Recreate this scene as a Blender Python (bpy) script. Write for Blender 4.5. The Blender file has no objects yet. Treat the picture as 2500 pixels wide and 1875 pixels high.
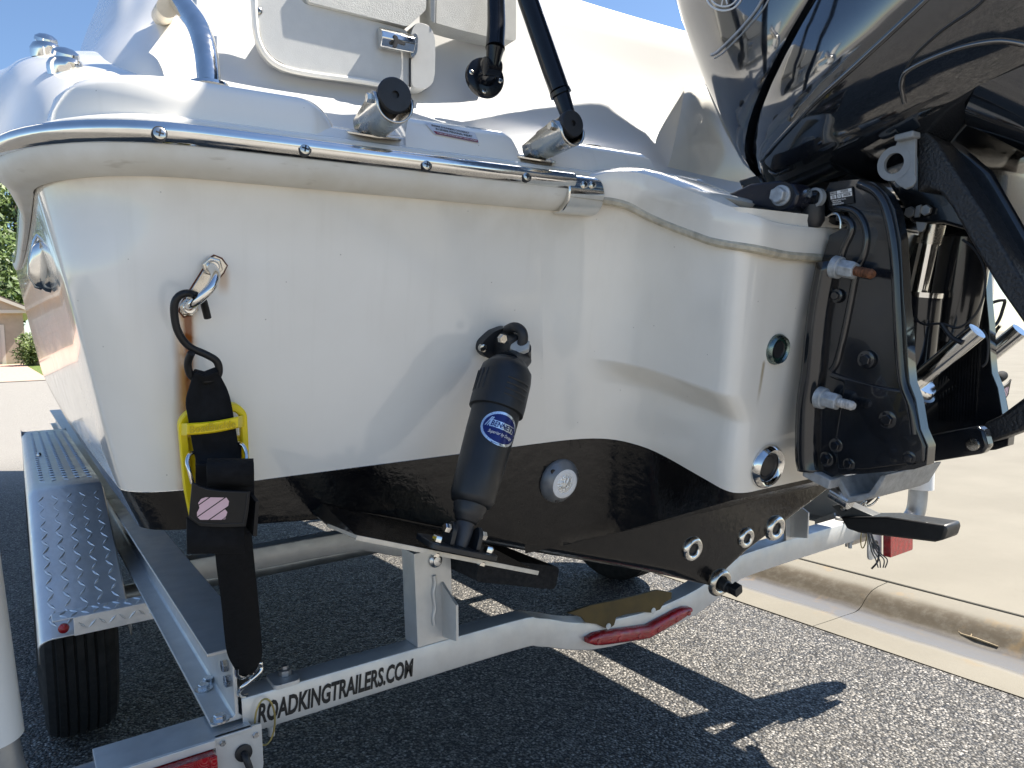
import bpy, bmesh, math, random
from mathutils import Vector, Matrix, Quaternion
from mathutils.geometry import tessellate_polygon
from mathutils.bvhtree import BVHTree
R = math.radians
V = Vector
random.seed(7)
C = bpy.context.scene
COL = C.collection

# ------------------------------------------------------------------ camera
F0 = 1793.0                                   # focal length in pixels of a 2500 wide frame
U_ = V((-.0318, 1, 108.5 / F0)).normalized()  # world up seen from the camera
Y_ = V((-1215, 108.5 - .0318 * 1215, -F0)).normalized()
Y_ = (Y_ - U_ * Y_.dot(U_)).normalized()
X_ = Y_.cross(U_).normalized()
M3 = Matrix((X_, Y_, U_))                     # camera -> world
EYE = V((0, 0, 1.1))
cam = bpy.data.cameras.new('camera')
camo = bpy.data.objects.new('camera', cam)
COL.objects.link(camo)
camo.matrix_world = Matrix.Translation(EYE) @ M3.to_4x4()
cam.sensor_width = 36
cam.lens = 36 * F0 / 2500
cam.clip_start = .02
cam.clip_end = 2000
C.camera = camo

# ------------------------------------------------------------------ world and sun
SUN = V((.66, -.14, 1)).normalized()          # direction towards the sun
w = bpy.data.worlds.new('World')
C.world = w
w.use_nodes = True
nt = w.node_tree
sky = nt.nodes.new('ShaderNodeTexSky')
sky.sky_type = 'NISHITA'
sky.sun_disc = False
sky.sun_elevation = math.asin(SUN.z)
sky.sun_rotation = math.atan2(SUN.x, SUN.y)
sky.air_density = 1.0
sky.dust_density = .15
sky.ozone_density = 4.2
bg = nt.nodes['Background']
bg.inputs['Strength'].default_value = .066
nt.links.new(sky.outputs[0], bg.inputs[0])
sl = bpy.data.lights.new('sun', 'SUN')
sl.energy = 4.5
sl.angle = R(.53)
sl.color = (1, .93, .82)
so = bpy.data.objects.new('sun', sl)
COL.objects.link(so)
so.rotation_mode = 'QUATERNION'
so.rotation_quaternion = SUN.to_track_quat('Z', 'Y')
so.location = (3, 0, 8)
C.view_settings.view_transform = 'Standard'
C.view_settings.look = 'None'
C.view_settings.gamma = 1
C.view_settings.use_curve_mapping = False
C.view_settings.exposure = 1.50
C.render.engine = 'CYCLES'
C.cycles.max_bounces = 8
C.cycles.use_denoising = True
C.cycles.caustics_reflective = False
C.cycles.caustics_refractive = False

# ------------------------------------------------------------------ placing: from a sight line to a real plane
def ray(px, py):
    return M3 @ V((px - 1250, 937.5 - py, -F0))
def PP(px, py, p0, n):
    d = ray(px, py)
    return EYE + d * ((p0 - EYE).dot(n) / d.dot(n))
def PX(px, py, x): return PP(px, py, V((x, 0, 0)), V((1, 0, 0)))
def PY(px, py, y): return PP(px, py, V((0, y, 0)), V((0, 1, 0)))
def PZ(px, py, z): return PP(px, py, V((0, 0, z)), V((0, 0, 1)))
TN = V((0, -1, -.2)).normalized()             # outward normal of the raked transom
def T(px, py, off=0.0): return PP(px, py, V((0, .90, 1.1)) + TN * off, TN)
def YT(z): return .90 - .2 * (z - 1.1)
CX = 1.15                                     # centre line of boat and trailer
MC = [CX, 1.0]                                # mirror line and width factor of the far half
def mir(p): return V((MC[0] + (MC[0] - p[0]) * MC[1], p[1], p[2]))

# ------------------------------------------------------------------ objects
ORG = {}
def empty(name, loc, label, cat, group=None):
    o = bpy.data.objects.new(name, None)
    COL.objects.link(o)
    o.location = loc
    o.empty_display_size = .1
    o['label'] = label
    o['category'] = cat
    if group: o['group'] = group
    ORG[o.name] = V(loc)
    return o
def obj(name, verts, faces, m, parent=None, smooth=True, bevel=0, seg=2, label=None, solid=0, sub=0, angle=35, mats=None, fmat=None):
    """One mesh object from world coordinates."""
    o_ = ORG.get(parent.name, V((0, 0, 0))) if parent else V((0, 0, 0))
    me = bpy.data.meshes.new(name)
    me.from_pydata([tuple(V(v) - o_) for v in verts], [], [tuple(f) for f in faces])
    me.materials.append(m)
    if mats:
        for mm in mats: me.materials.append(mm)
    bm = bmesh.new(); bm.from_mesh(me)
    bmesh.ops.remove_doubles(bm, verts=bm.verts, dist=1e-5)
    bmesh.ops.recalc_face_normals(bm, faces=bm.faces)
    if smooth:
        for f in bm.faces: f.smooth = True
        for e in bm.edges:
            if len(e.link_faces) == 2 and e.calc_face_angle(0) > R(angle): e.smooth = False
    bm.to_mesh(me); bm.free()
    if fmat:
        for p_, i in zip(me.polygons, fmat): p_.material_index = i
    o = bpy.data.objects.new(name, me)
    COL.objects.link(o)
    if parent: o.parent = parent
    ORG[o.name] = o_
    if solid:
        md = o.modifiers.new('thickness', 'SOLIDIFY'); md.thickness = solid; md.offset = -1
    if bevel:
        md = o.modifiers.new('edge', 'BEVEL'); md.width = bevel; md.segments = seg; md.limit_method = 'ANGLE'; md.angle_limit = R(30)
        md.harden_normals = False
    if sub:
        md = o.modifiers.new('smooth', 'SUBSURF'); md.levels = sub; md.render_levels = sub
    if label: o['label'] = label
    return o
def tag(o, label=None, cat=None, group=None, kind=None):
    if label: o['label'] = label
    if cat: o['category'] = cat
    if group: o['group'] = group
    if kind: o['kind'] = kind
    return o
class MB:
    """Collects shapes for one mesh."""
    def __init__(s): s.v = []; s.f = []
    def add(s, v, f):
        n = len(s.v); s.v += [V(p) for p in v]; s.f += [[i + n for i in q] for q in f]; return s
    def box(s, a, b):
        x0, y0, z0 = a; x1, y1, z1 = b
        return s.add([(x0,y0,z0),(x1,y0,z0),(x1,y1,z0),(x0,y1,z0),(x0,y0,z1),(x1,y0,z1),(x1,y1,z1),(x0,y1,z1)],
                     [(0,3,2,1),(4,5,6,7),(0,1,5,4),(1,2,6,5),(2,3,7,6),(3,0,4,7)])
    def tube(s, pts, r, n=12, cap=True, close=False):
        pts = [V(p) for p in pts]; m = len(pts)
        rr = r if isinstance(r, (list, tuple)) else [r] * m
        tg = []
        for i in range(m):
            if close: t = pts[(i + 1) % m] - pts[i - 1]
            else: t = pts[min(i + 1, m - 1)] - pts[max(i - 1, 0)]
            tg.append(t.normalized())
        nrm = tg[0].orthogonal().normalized()
        vs = []; 
        for i in range(m):
            nrm = (nrm - tg[i] * nrm.dot(tg[i])).normalized()
            b = tg[i].cross(nrm)
            for k in range(n):
                a = 2 * math.pi * k / n
                vs.append(pts[i] + (nrm * math.cos(a) + b * math.sin(a)) * rr[i])
        fs = []
        for i in range(m if close else m - 1):
            for k in range(n):
                a0 = i * n + k; a1 = i * n + (k + 1) % n; j = (i + 1) % m
                fs.append((a0, a1, j * n + (k + 1) % n, j * n + k))
        if cap and not close:
            fs.append(list(range(n))[::-1]); fs.append([(m - 1) * n + k for k in range(n)])
        return s.add(vs, fs)
    def lathe(s, o, ax, prof, n=24, sx=1.0, up=None):
        """prof: (distance along axis, radius)"""
        o = V(o); ax = V(ax).normalized()
        u = (V(up) - ax * V(up).dot(ax)).normalized() if up else ax.orthogonal().normalized()
        b = ax.cross(u)
        vs = []; fs = []
        for d, r in prof:
            for k in range(n):
                a = 2 * math.pi * k / n
                vs.append(o + ax * d + (u * math.cos(a) + b * math.sin(a) * sx) * r)
        for i in range(len(prof) - 1):
            for k in range(n):
                fs.append((i*n+k, i*n+(k+1)%n, (i+1)*n+(k+1)%n, (i+1)*n+k))
        if prof[0][1] > 1e-4: fs.append(list(range(n))[::-1])
        if prof[-1][1] > 1e-4: fs.append([(len(prof)-1)*n+k for k in range(n)])
        return s.add(vs, fs)
    def prism(s, outline, ext, bev=0):
        """outline: 3D points of a polygon, ext: extrusion vector"""
        ol = [V(p) for p in outline]; n = len(ol); ext = V(ext)
        vs = ol + [p + ext for p in ol]
        fs = [(i, (i+1)%n, n+(i+1)%n, n+i) for i in range(n)]
        tris = tessellate_polygon([ol])
        fs += [tuple(t) for t in tris] + [tuple(n+i for i in t[::-1]) for t in tris]
        return s.add(vs, fs)
    def grid(s, rows):
        m = len(rows[0]); vs = [p for r in rows for p in r]
        fs = [(i*m+j, i*m+j+1, (i+1)*m+j+1, (i+1)*m+j) for i in range(len(rows)-1) for j in range(m-1)]
        return s.add(vs, fs)
    def hexa(s, o, ax, r, d, up=None):
        return s.lathe(o, ax, [(0, r), (d*.85, r), (d, r*.88)], n=6, up=up)
    def build(s, name, m, parent=None, **k): return obj(name, s.v, s.f, m, parent, **k)
def cr(p, n, closed=False):
    """Catmull-Rom through points, n steps a span."""
    p = [V(q) for q in p]; m = len(p); out = []
    for i in range(m if closed else m - 1):
        if closed: a, b, c, d = p[i-1], p[i], p[(i+1)%m], p[(i+2)%m]
        else: a, b, c, d = p[max(i-1,0)], p[i], p[i+1], p[min(i+2,m-1)]
        for k in range(n):
            t = k / n
            out.append(.5 * ((2*b) + (c-a)*t + (2*a-5*b+4*c-d)*t*t + (3*b-a-3*c+d)*t**3))
    if not closed: out.append(p[-1])
    return out
def patch(rows, nu=6, nv=6):
    """smooth surface through a grid of points -> rows of points"""
    a = [cr(r, nu) for r in rows]
    cols = [cr([r[j] for r in a], nv) for j in range(len(a[0]))]
    return [[c[i] for c in cols] for i in range(len(cols[0]))]
def rnd(pts, r, n=4):
    """round the corners of a polygon/path given as points (closed)."""
    out = []; m = len(pts)
    for i in range(m):
        a, b, c = V(pts[i-1]), V(pts[i]), V(pts[(i+1)%m])
        ri = r[i] if isinstance(r, (list, tuple)) else r
        d1 = (a-b); d2 = (c-b); q = min(ri, d1.length*.45, d2.length*.45)
        if q <= 1e-6: out.append(b); continue
        p1 = b + d1.normalized()*q; p2 = b + d2.normalized()*q
        for k in range(n+1):
            t = k/n
            out.append(p1*(1-t)**2 + b*2*t*(1-t) + p2*t*t)
    return out

# ------------------------------------------------------------------ materials
class NT:
    def __init__(s, name):
        s.m = bpy.data.materials.new(name); s.m.use_nodes = True
        s.t = s.m.node_tree; s.b = s.t.nodes['Principled BSDF']
    def n(s, typ, **k):
        x = s.t.nodes.new(typ)
        for a, v in k.items():
            if a.startswith('i_'):
                key = a[2:]
                x.inputs[int(key) if key.isdigit() else key.replace('_', ' ')].default_value = v
            else: setattr(x, a, v)
        return x
    def l(s, a, b): s.t.links.new(a, b)
    def pos(s): return s.n('ShaderNodeNewGeometry').outputs['Position']
    def noise(s, scale, detail=4, rough=.55, vec=None, stretch=None):
        x = s.n('ShaderNodeTexNoise'); x.inputs['Scale'].default_value = scale
        x.inputs['Detail'].default_value = detail; x.inputs['Roughness'].default_value = rough
        v = vec or s.pos()
        if stretch:
            mp = s.n('ShaderNodeVectorMath', operation='MULTIPLY'); s.l(v, mp.inputs[0]); mp.inputs[1].default_value = stretch; v = mp.outputs[0]
        s.l(v, x.inputs['Vector'])
        return x.outputs['Fac']
    def ramp(s, fac, stops):
        x = s.n('ShaderNodeValToRGB'); cr_ = x.color_ramp
        while len(cr_.elements) < len(stops): cr_.elements.new(.5)
        for e, (p, c) in zip(cr_.elements, stops):
            e.position = p; e.color = (*c, 1) if not isinstance(c, (int, float)) else (c, c, c, 1)
        s.l(fac, x.inputs[0]); return x.outputs[0]
    def mix(s, fac, a, b):
        x = s.n('ShaderNodeMix', data_type='RGBA')
        if isinstance(fac, (int, float)): x.inputs[0].default_value = fac
        else: s.l(fac, x.inputs[0])
        for i, c in ((6, a), (7, b)):
            if isinstance(c, (tuple, list)): x.inputs[i].default_value = (*c[:3], 1)
            else: s.l(c, x.inputs[i])
        return x.outputs[2]
    def math(s, op, a, b=0.0, clamp=False):
        x = s.n('ShaderNodeMath', operation=op); x.use_clamp = clamp
        for i, c in ((0, a), (1, b)):
            if isinstance(c, (int, float)): x.inputs[i].default_value = c
            else: s.l(c, x.inputs[i])
        return x.outputs[0]
    def rng(s, v, a, b, c=0.0, d=1.0, smooth=True):
        x = s.n('ShaderNodeMapRange'); x.interpolation_type = 'SMOOTHSTEP' if smooth else 'LINEAR'
        s.l(v, x.inputs[0])
        for i, q in zip((1, 2, 3, 4), (a, b, c, d)): x.inputs[i].default_value = q
        return x.outputs[0]
    def bump(s, h, strength=.3, dist=.01, normal=None):
        x = s.n('ShaderNodeBump'); x.inputs['Strength'].default_value = strength; x.inputs['Distance'].default_value = dist
        s.l(h, x.inputs['Height'])
        if normal: s.l(normal, x.inputs['Normal'])
        return x.outputs[0]
    def xyz(s):
        x = s.n('ShaderNodeSeparateXYZ'); s.l(s.pos(), x.inputs[0]); return x.outputs
    def set(s, **k):
        for a, v in k.items():
            i = s.b.inputs[a.replace('_', ' ')]
            if isinstance(v, (int, float)): i.default_value = v
            elif isinstance(v, (tuple, list)): i.default_value = (*v, 1) if len(v) == 3 else v
            else: s.l(v, i)
        return s
def simple(name, col, rough=.5, metal=0, var=.15, vs=60, bump=0, bs=400, bd=.001, coat=0, rv=.15, spec=.5):
    t = NT(name)
    nz = t.noise(vs, 5)
    lo = tuple(c * (1 - var) for c in col); hi = tuple(min(1, c * (1 + var)) for c in col)
    t.set(Base_Color=t.ramp(nz, [(.3, lo), (.7, hi)]), Metallic=metal, Coat_Weight=coat, Specular_IOR_Level=spec)
    t.set(Roughness=t.rng(t.noise(vs * .6, 4), .3, .7, max(.02, rough * (1 - rv)), min(1, rough * (1 + rv))))
    if bump: t.set(Normal=t.bump(t.noise(bs, 3), bump, bd))
    return t.m

def m_gel():
    t = NT('white_gelcoat')
    x, y, z = t.xyz()
    base = t.ramp(t.noise(9, 5), [(.3, (.85, .82, .755)), (.7, (.885, .86, .80))])
    # grime under the rub rail and vertical run-off streaks
    st = t.noise(1.0, 5, .6, stretch=(46, 10, 1.4))
    streak = t.math('MULTIPLY', t.rng(st, .52, .74), t.rng(z, .9, 1.28, .0, .16))
    base = t.mix(streak, base, (.60, .565, .49))
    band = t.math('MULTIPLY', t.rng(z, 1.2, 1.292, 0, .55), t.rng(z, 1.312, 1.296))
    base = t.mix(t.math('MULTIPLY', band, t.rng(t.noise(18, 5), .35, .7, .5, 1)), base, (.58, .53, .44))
    # rust run below the stern eye: its own shape
    def blob(x0, z0, sx, sz0, sz1, col, amt, b):
        dx = t.math('ABSOLUTE', t.math('SUBTRACT', x, x0))
        mx = t.rng(dx, sx, sx * .15)
        mz = t.math('MULTIPLY', t.rng(z, z0 - sz1, z0 - sz1 * .35), t.rng(z, z0 + sz0, z0 - .004))
        m = t.math('MULTIPLY', t.math('MULTIPLY', mx, mz), t.rng(t.noise(70, 4, stretch=(1, 1, .25)), .25, .6, .35, 1))
        # only on the transom, not on surfaces further forward
        m = t.math('MULTIPLY', m, t.rng(y, 1.1, .98))
        return t.mix(t.math('MULTIPLY', m, amt, True), b, col)
    e = T(452, 770)
    base = blob(e.x + .000, e.z + .004, .016, .005, .36, (.58, .31, .11), 1.0, base)
    base = blob(e.x + .003, e.z + .002, .0070, .005, .13, (.24, .07, .012), 1.5, base)
    e2 = T(545, 665)
    base = blob(e2.x, e2.z, .010, .012, .03, (.55, .30, .12), .6, base)
    d = PY(1880, 890, .66)
    base = blob(d.x - .002, d.z + .004, .005, .004, .07, (.40, .31, .18), .8, base)
    # scattered specks
    vo = t.n('ShaderNodeTexVoronoi'); vo.inputs['Scale'].default_value = 34; t.l(t.pos(), vo.inputs['Vector'])
    base = t.mix(t.rng(vo.outputs['Distance'], .035, .02, 0, .5), base, (.12, .10, .08))
    t.set(Base_Color=base, Roughness=t.rng(t.noise(14, 4), .3, .75, .08, .16), Coat_Weight=.4, Coat_Roughness=.03)
    h = t.noise(3.0, 2, .4)
    t.set(Normal=t.bump(h, .16, .01))
    return t.m
def m_rail():
    t = NT('vinyl_white')
    b = t.ramp(t.noise(25, 5), [(.3, (.66, .64, .58)), (.7, (.74, .73, .69))])
    b = t.mix(t.rng(t.noise(90, 3, stretch=(.2, .2, 1)), .62, .75, 0, .5), b, (.35, .31, .25))
    t.set(Base_Color=b, Roughness=.42)
    return t.m
def m_black_gel():
    t = NT('black_gelcoat')
    b = t.ramp(t.noise(30, 6), [(.35, (.005, .005, .006)), (.75, (.012, .011, .010))])
    b = t.mix(t.rng(t.noise(140, 5, .7), .62, .75, 0, .5), b, (.030, .026, .020))
    t.set(Base_Color=b, Roughness=t.rng(t.noise(60, 6, .7), .35, .7, .07, .20), Specular_IOR_Level=.42)
    t.set(Normal=t.bump(t.noise(55, 4, .6), .10, .01))
    return t.m
def m_engine():
    t = NT('engine_paint')
    t.set(Base_Color=t.ramp(t.noise(300, 2), [(.4, (.007, .009, .013)), (.7, (.012, .015, .021))]), Roughness=t.rng(t.noise(30, 5), .3, .7, .05, .12), Specular_IOR_Level=.8, IOR=1.6, Coat_Weight=1.0, Coat_Roughness=.03, Coat_IOR=1.8)
    t.set(Normal=t.bump(t.noise(9, 2), .12, .01))
    return t.m
def m_chrome(name='polished_steel', c=(.80, .79, .76), r=.07):
    t = NT(name)
    t.set(Base_Color=t.ramp(t.noise(40, 4), [(.3, tuple(x * .88 for x in c)), (.7, c)]), Metallic=1,
          Roughness=t.rng(t.noise(120, 6, .7), .4, .75, r, r + .14))
    return t.m
def m_alu():
    t = NT('mill_aluminium')
    x = t.ramp(t.noise(22, 6, .6), [(.3, (.60, .60, .59)), (.7, (.70, .70, .69))])
    x = t.mix(t.rng(t.noise(160, 5, .7), .62, .72, 0, .35), x, (.68, .67, .64))
    t.set(Base_Color=x, Metallic=.45, Roughness=t.rng(t.noise(35, 5), .3, .7, .34, .50))
    t.set(Normal=t.bump(t.noise(500, 3), .12, .001))
    return t.m
def m_asphalt():
    t = NT('asphalt')
    def vor(sc, feat='F1'):
        v = t.n('ShaderNodeTexVoronoi'); v.inputs['Scale'].default_value = sc; v.feature = feat
        t.l(t.pos(), v.inputs['Vector']); return v
    a = vor(120); b2 = vor(200)
    sep = t.n('ShaderNodeSeparateColor'); t.l(a.outputs['Color'], sep.inputs[0])
    stone = t.ramp(sep.outputs[0], [(.0, (.018, .018, .018)), (.35, (.058, .055, .051)), (.68, (.145, .138, .125)), (.9, (.29, .272, .245)), (1, (.47, .44, .40))])
    gap = t.rng(a.outputs['Distance'], .62, .40)
    c = t.mix(gap, (.03, .03, .031), stone)
    sep2 = t.n('ShaderNodeSeparateColor'); t.l(b2.outputs['Color'], sep2.inputs[0])
    c = t.mix(t.rng(sep2.outputs[1], .80, .9, 0, .55), c, (.33, .31, .28))
    c = t.mix(t.rng(t.noise(1.3, 4), .3, .7, 0, .12), c, (.13, .12, .11))
    c = t.mix(t.rng(t.noise(2.1, 5, .65), .56, .66, 0, .30), c, (.045, .043, .041))
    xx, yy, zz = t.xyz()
    c = t.mix(t.math('ADD', t.rng(yy, 6.0, 10.0, 0, .85), t.rng(yy, .2, -1.2, 0, .85)), c, (.34, .32, .29))  # grazing glare painted on the far road; paled behind camera to bounce light
    t.set(Base_Color=c, Roughness=t.rng(sep.outputs[1], 0, 1, .45, .9), Specular_IOR_Level=.45)
    h = t.math('SUBTRACT', t.math('MULTIPLY', sep.outputs[2], .6), t.math('MULTIPLY', a.outputs['Distance'], 1.1))
    t.set(Normal=t.bump(h, .9, .006))
    return t.m
def m_concrete(name='concrete', gutter=False):
    t = NT(name)
    c = t.ramp(t.noise(2.2, 6, .6), [(.25, (.172, .157, .124)), (.75, (.215, .197, .158))])
    c = t.mix(t.rng(t.noise(260, 3), .52, .72, 0, .30), c, (.20, .18, .14))
    c = t.mix(t.rng(t.noise(700, 2), .6, .75, 0, .5), c, (.10, .09, .07))
    c = t.mix(t.rng(t.noise(90, 5, .75), .60, .70, 0, .45), c, (.12, .105, .08))
    c = t.mix(t.rng(t.noise(.9, 5, .6), .48, .66, 0, .25), c, (.15, .135, .105))
    rough = .85
    if gutter:
        x, y, z = t.xyz()
        n1 = t.math('MULTIPLY', t.math('SUBTRACT', t.noise(5, 5), .5), .05)
        xx = t.math('ADD', x, n1)
        dirt = t.math('MULTIPLY', t.rng(xx, 2.67, 2.70), t.rng(xx, 2.83, 2.765))
        dirt = t.math('MULTIPLY', dirt, t.rng(t.noise(26, 6, .7), .25, .6, .55, 1.0))
        c = t.mix(dirt, c, (.075, .058, .036))
        wet = t.math('MULTIPLY', t.rng(xx, 2.53, 2.59), t.rng(xx, 2.72, 2.68))
        wet = t.math('MULTIPLY', wet, t.rng(t.noise(3.2, 4, stretch=(1, .5, 1)), .30, .42))
        c = t.mix(t.math('MULTIPLY', wet, .7), c, (.13, .125, .12))
        rough = t.rng(wet, 0, 1, .85, .12, smooth=False)
        stain = t.math('MULTIPLY', t.rng(t.noise(7, 5), .58, .68), t.rng(xx, 2.48, 2.56))
        c = t.mix(t.math('MULTIPLY', stain, .35), c, (.28, .18, .07))
        h = t.math('MULTIPLY', t.noise(420, 3), t.rng(wet, 0, 1, 1, .12, smooth=False))
        t.set(Normal=t.bump(h, .5, .0025))
    else:
        t.set(Normal=t.bump(t.noise(420, 4), .4, .002))
    t.set(Base_Color=c, Roughness=rough)
    return t.m
GEL = m_gel(); VINYL = m_rail(); BLK = m_black_gel(); ENG = m_engine(); CHR = m_chrome(); ALU = m_alu()
STEEL = m_chrome('brushed_steel', (.66, .63, .57), .2)
ZINC = m_chrome('zinc_plate', (.62, .63, .64), .22)
RUB = simple('black_rubber', (.014, .015, .018), .5, var=.2)
PLAS = simple('black_plastic', (.018, .019, .022), .42, var=.2, vs=90, bump=.15, bs=500)
WEB = None
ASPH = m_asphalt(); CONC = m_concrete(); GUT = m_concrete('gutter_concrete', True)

# ------------------------------------------------------------------ ground
def sheet(name, x0, x1, y0, y1, z, m, label=None):
    o = obj(name, [(x0,y0,z),(x1,y0,z),(x1,y1,z),(x0,y1,z)], [(0,1,2,3)], m, smooth=False)
    o['kind'] = 'structure'
    if label: o['label'] = label
    return o
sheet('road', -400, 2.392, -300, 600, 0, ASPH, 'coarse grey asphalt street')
# kerb and gutter: rolled profile, cast in lengths with joints
KP = [(2.392,.003),(2.50,-.002),(2.60,-.006),(2.665,-.009),(2.692,-.006),(2.715,.006),(2.738,.024),(2.762,.040),(2.79,.051),(2.83,.057),(2.900,.060)]
for i in range(-6, 30):
    a, b = 1.6 + 3 * (i - 1) + .0018, 1.6 + 3 * i - .0018
    mb = MB(); rows = []
    ys = [a, a + .02] + [a + (b - a) * k / 6 for k in range(1, 6)] + [b - .02, b]
    for y in ys: rows.append([V((x, y, z + random.uniform(-.0008, .0008))) for x, z in KP])
    mb.grid(rows)
    mb.grid([[V((x, a, z)) for x, z in KP], [V((x, a, -.1)) for x, z in KP]])
    mb.grid([[V((x, b, z)) for x, z in KP], [V((x, b, -.1)) for x, z in KP]])
    o = mb.build('kerb', GUT); o['kind'] = 'structure'
MOSS = simple('joint_soil', (.055, .05, .022), .95, var=.5, vs=200)
sheet('kerb_joint', 2.38, 2.95, -20, 95, -.012, MOSS)
sheet('kerb_joint', 2.9005, 2.918, -20, 95, .052, MOSS)
for (a, b) in ((-30, 0.05), (.062, 5.2), (5.212, 10), (10.012, 15), (15.012, 40)):
    mb = MB().box((2.916, a, -.1), (9, b, .062)); o = mb.build('driveway_slab', CONC, bevel=.004, seg=1); o['kind'] = 'structure'
sheet('driveway', 9, 120, -100, 200, .05, CONC)
# far side of the street
PAV = simple('pink_pavers', (.50, .33, .26), .85, var=.12, vs=8)
LAWN = simple('lawn_grass', (.12, .17, .035), .95, var=.45, vs=14, bump=.8, bs=40, bd=.05)
o = obj('far_driveway', [(-9, 37, .02), (1.2, 37, .02), (.4, 51.7, .6), (-9, 51.7, .6)], [(0,1,2,3)], PAV, smooth=False); o['kind'] = 'structure'
o = obj('far_lawn', [(1.2, 38.5, .02), (60, 38.5, .02), (60, 51.7, .6), (.4, 51.7, .6)], [(0,1,2,3)], LAWN, smooth=False); o['kind'] = 'structure'
o = obj('far_lawn', [(-60, 37, .02), (-9.02, 37, .02), (-9.02, 51.7, .6), (-60, 51.7, .6)], [(0,1,2,3)], LAWN, smooth=False); o['kind'] = 'structure'
o = obj('far_lawn', [(-60, 51.7, .6), (60, 51.7, .6), (60, 140, .8), (-60, 140, .8)], [(0,1,2,3)], LAWN, smooth=False); o['kind'] = 'structure'
o = obj('far_kerb', [(-60, 36.6, .02), (60, 36.6, .02), (60, 37, .03), (-60, 37, .03)], [(0,1,2,3)], CONC, smooth=False); o['kind'] = 'structure'

# house with garage
STUC = simple('beige_stucco', (.42, .35, .27), .9, var=.08, vs=3)
TRIM = simple('cream_trim', (.62, .58, .50), .7, var=.05)
DOORM = simple('garage_door_paint', (.52, .49, .43), .6, var=.05)
ROOFM = simple('brown_shingle', (.16, .13, .11), .9, var=.3, vs=6)
def house(loc, label, mirror=1):
    H = empty('house', loc, label, 'house')
    x0, y0, z0 = loc
    MB().box((x0-13, y0, z0), (x0, y0+10, z0+2.95)).build('wall', STUC, H, smooth=False)
    MB().box((x0-13.35, y0-.45, z0+2.95), (x0+.35, y0+10.4, z0+3.13)).build('eave', TRIM, H, smooth=False)
    # front gable
    g = MB().prism([(x0-9.6, y0-.44, z0+3.132), (x0+.34, y0-.44, z0+3.132), (x0-4.6, y0-.44, z0+5.4)], (0, .3, 0)); g.build('gable', STUC, H, smooth=False)
    for s in (-1, 1):
        a = V((x0-4.6, y0-.62, z0+5.52)); b = V((x0-4.6+s*5.3, y0-.62, z0+3.06))
        MB().add([a, b, b+V((0,0,-.2)), a+V((0,0,-.2)), a+V((0,.17,0)), b+V((0,.17,0)), b+V((0,.17,-.2)), a+V((0,.17,-.2))],
                 [(0,1,2,3),(4,5,6,7),(0,1,5,4),(3,2,6,7),(1,2,6,5),(0,3,7,4)]).build('gable_trim', TRIM, H, smooth=False)
        MB().add([a+V((0,0,.02)), b+V((0,0,.02)), b+V((0,11,.02)), a+V((0,11,.02))], [(0,1,2,3)]).build('roof', ROOFM, H, smooth=False, solid=.05)
    for gx in (x0-6.15,):
        o = MB().box((gx-.15, y0-.06, z0), (gx+5.2, y0+.02, z0+2.3)).build('door_frame', TRIM, H, smooth=False)
        d = MB().box((gx, y0-.09, z0+.02), (gx+5.0-.0, y0-.04, z0+2.13)).build('garage_door', DOORM, H, smooth=False)
        for r_ in range(4):
            for c_ in range(8):
                MB().box((gx+.1+c_*.61, y0-.115, z0+.08+r_*.52), (gx+.62+c_*.61, y0-.085, z0+.48+r_*.52)).build('panel', DOORM, d, smooth=False, bevel=.02, seg=1)
    return H
house((.55, 52, .6), 'beige stucco house with a garage door beyond the street, under the pines', 1)

# leaves, trunks
def leafmat(name, a, b):
    t = NT(name)
    oi = t.n('ShaderNodeNewGeometry')
    t.set(Base_Color=t.ramp(oi.outputs['Random Per Island'], [(0, a), (1, b)]), Roughness=.55)
    t.b.inputs['Subsurface Weight'].default_value = 0
    return t.m
PINE = leafmat('pine_needles', (.035, .07, .018), (.13, .19, .045))
BUSH = leafmat('shrub_leaves', (.05, .085, .02), (.17, .22, .06))
BARK = simple('bark', (.13, .10, .08), .95, var=.4, vs=12)
def leaves(center, rad, n, size, m, name, parent, rs, squash=.8):
    rn = random.Random(rs); vs = []; fs = []
    clumps = []
    for i in range(max(6, n // 60)):
        while True:
            p = V((rn.uniform(-1, 1), rn.uniform(-1, 1), rn.uniform(-1, 1)))
            if p.length < 1: break
        clumps.append((V((p.x*rad[0], p.y*rad[1], p.z*rad[2])), rn.uniform(.18, .36) * min(rad)))
    for i in range(n):
        c, r_ = rn.choice(clumps)
        d = V((rn.gauss(0, 1), rn.gauss(0, 1), rn.gauss(0, squash))).normalized() * r_ * rn.uniform(.55, 1.05)
        p = V(center) + c + d
        u = V((rn.gauss(0, 1), rn.gauss(0, 1), rn.gauss(0, 1))).normalized(); v = u.orthogonal().normalized()
        s_ = size * rn.uniform(.6, 1.4)
        k = len(vs); vs += [p - u*s_, p + v*s_*.45, p + u*s_, p - v*s_*.45]; fs.append((k, k+1, k+2, k+3))
    me = bpy.data.meshes.new(name); o_ = ORG[parent.name]
    me.from_pydata([tuple(a - o_) for a in vs], [], fs); me.materials.append(m)
    o = bpy.data.objects.new(name, me); COL.objects.link(o); o.parent = parent; ORG[o.name] = o_
    return o
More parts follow.
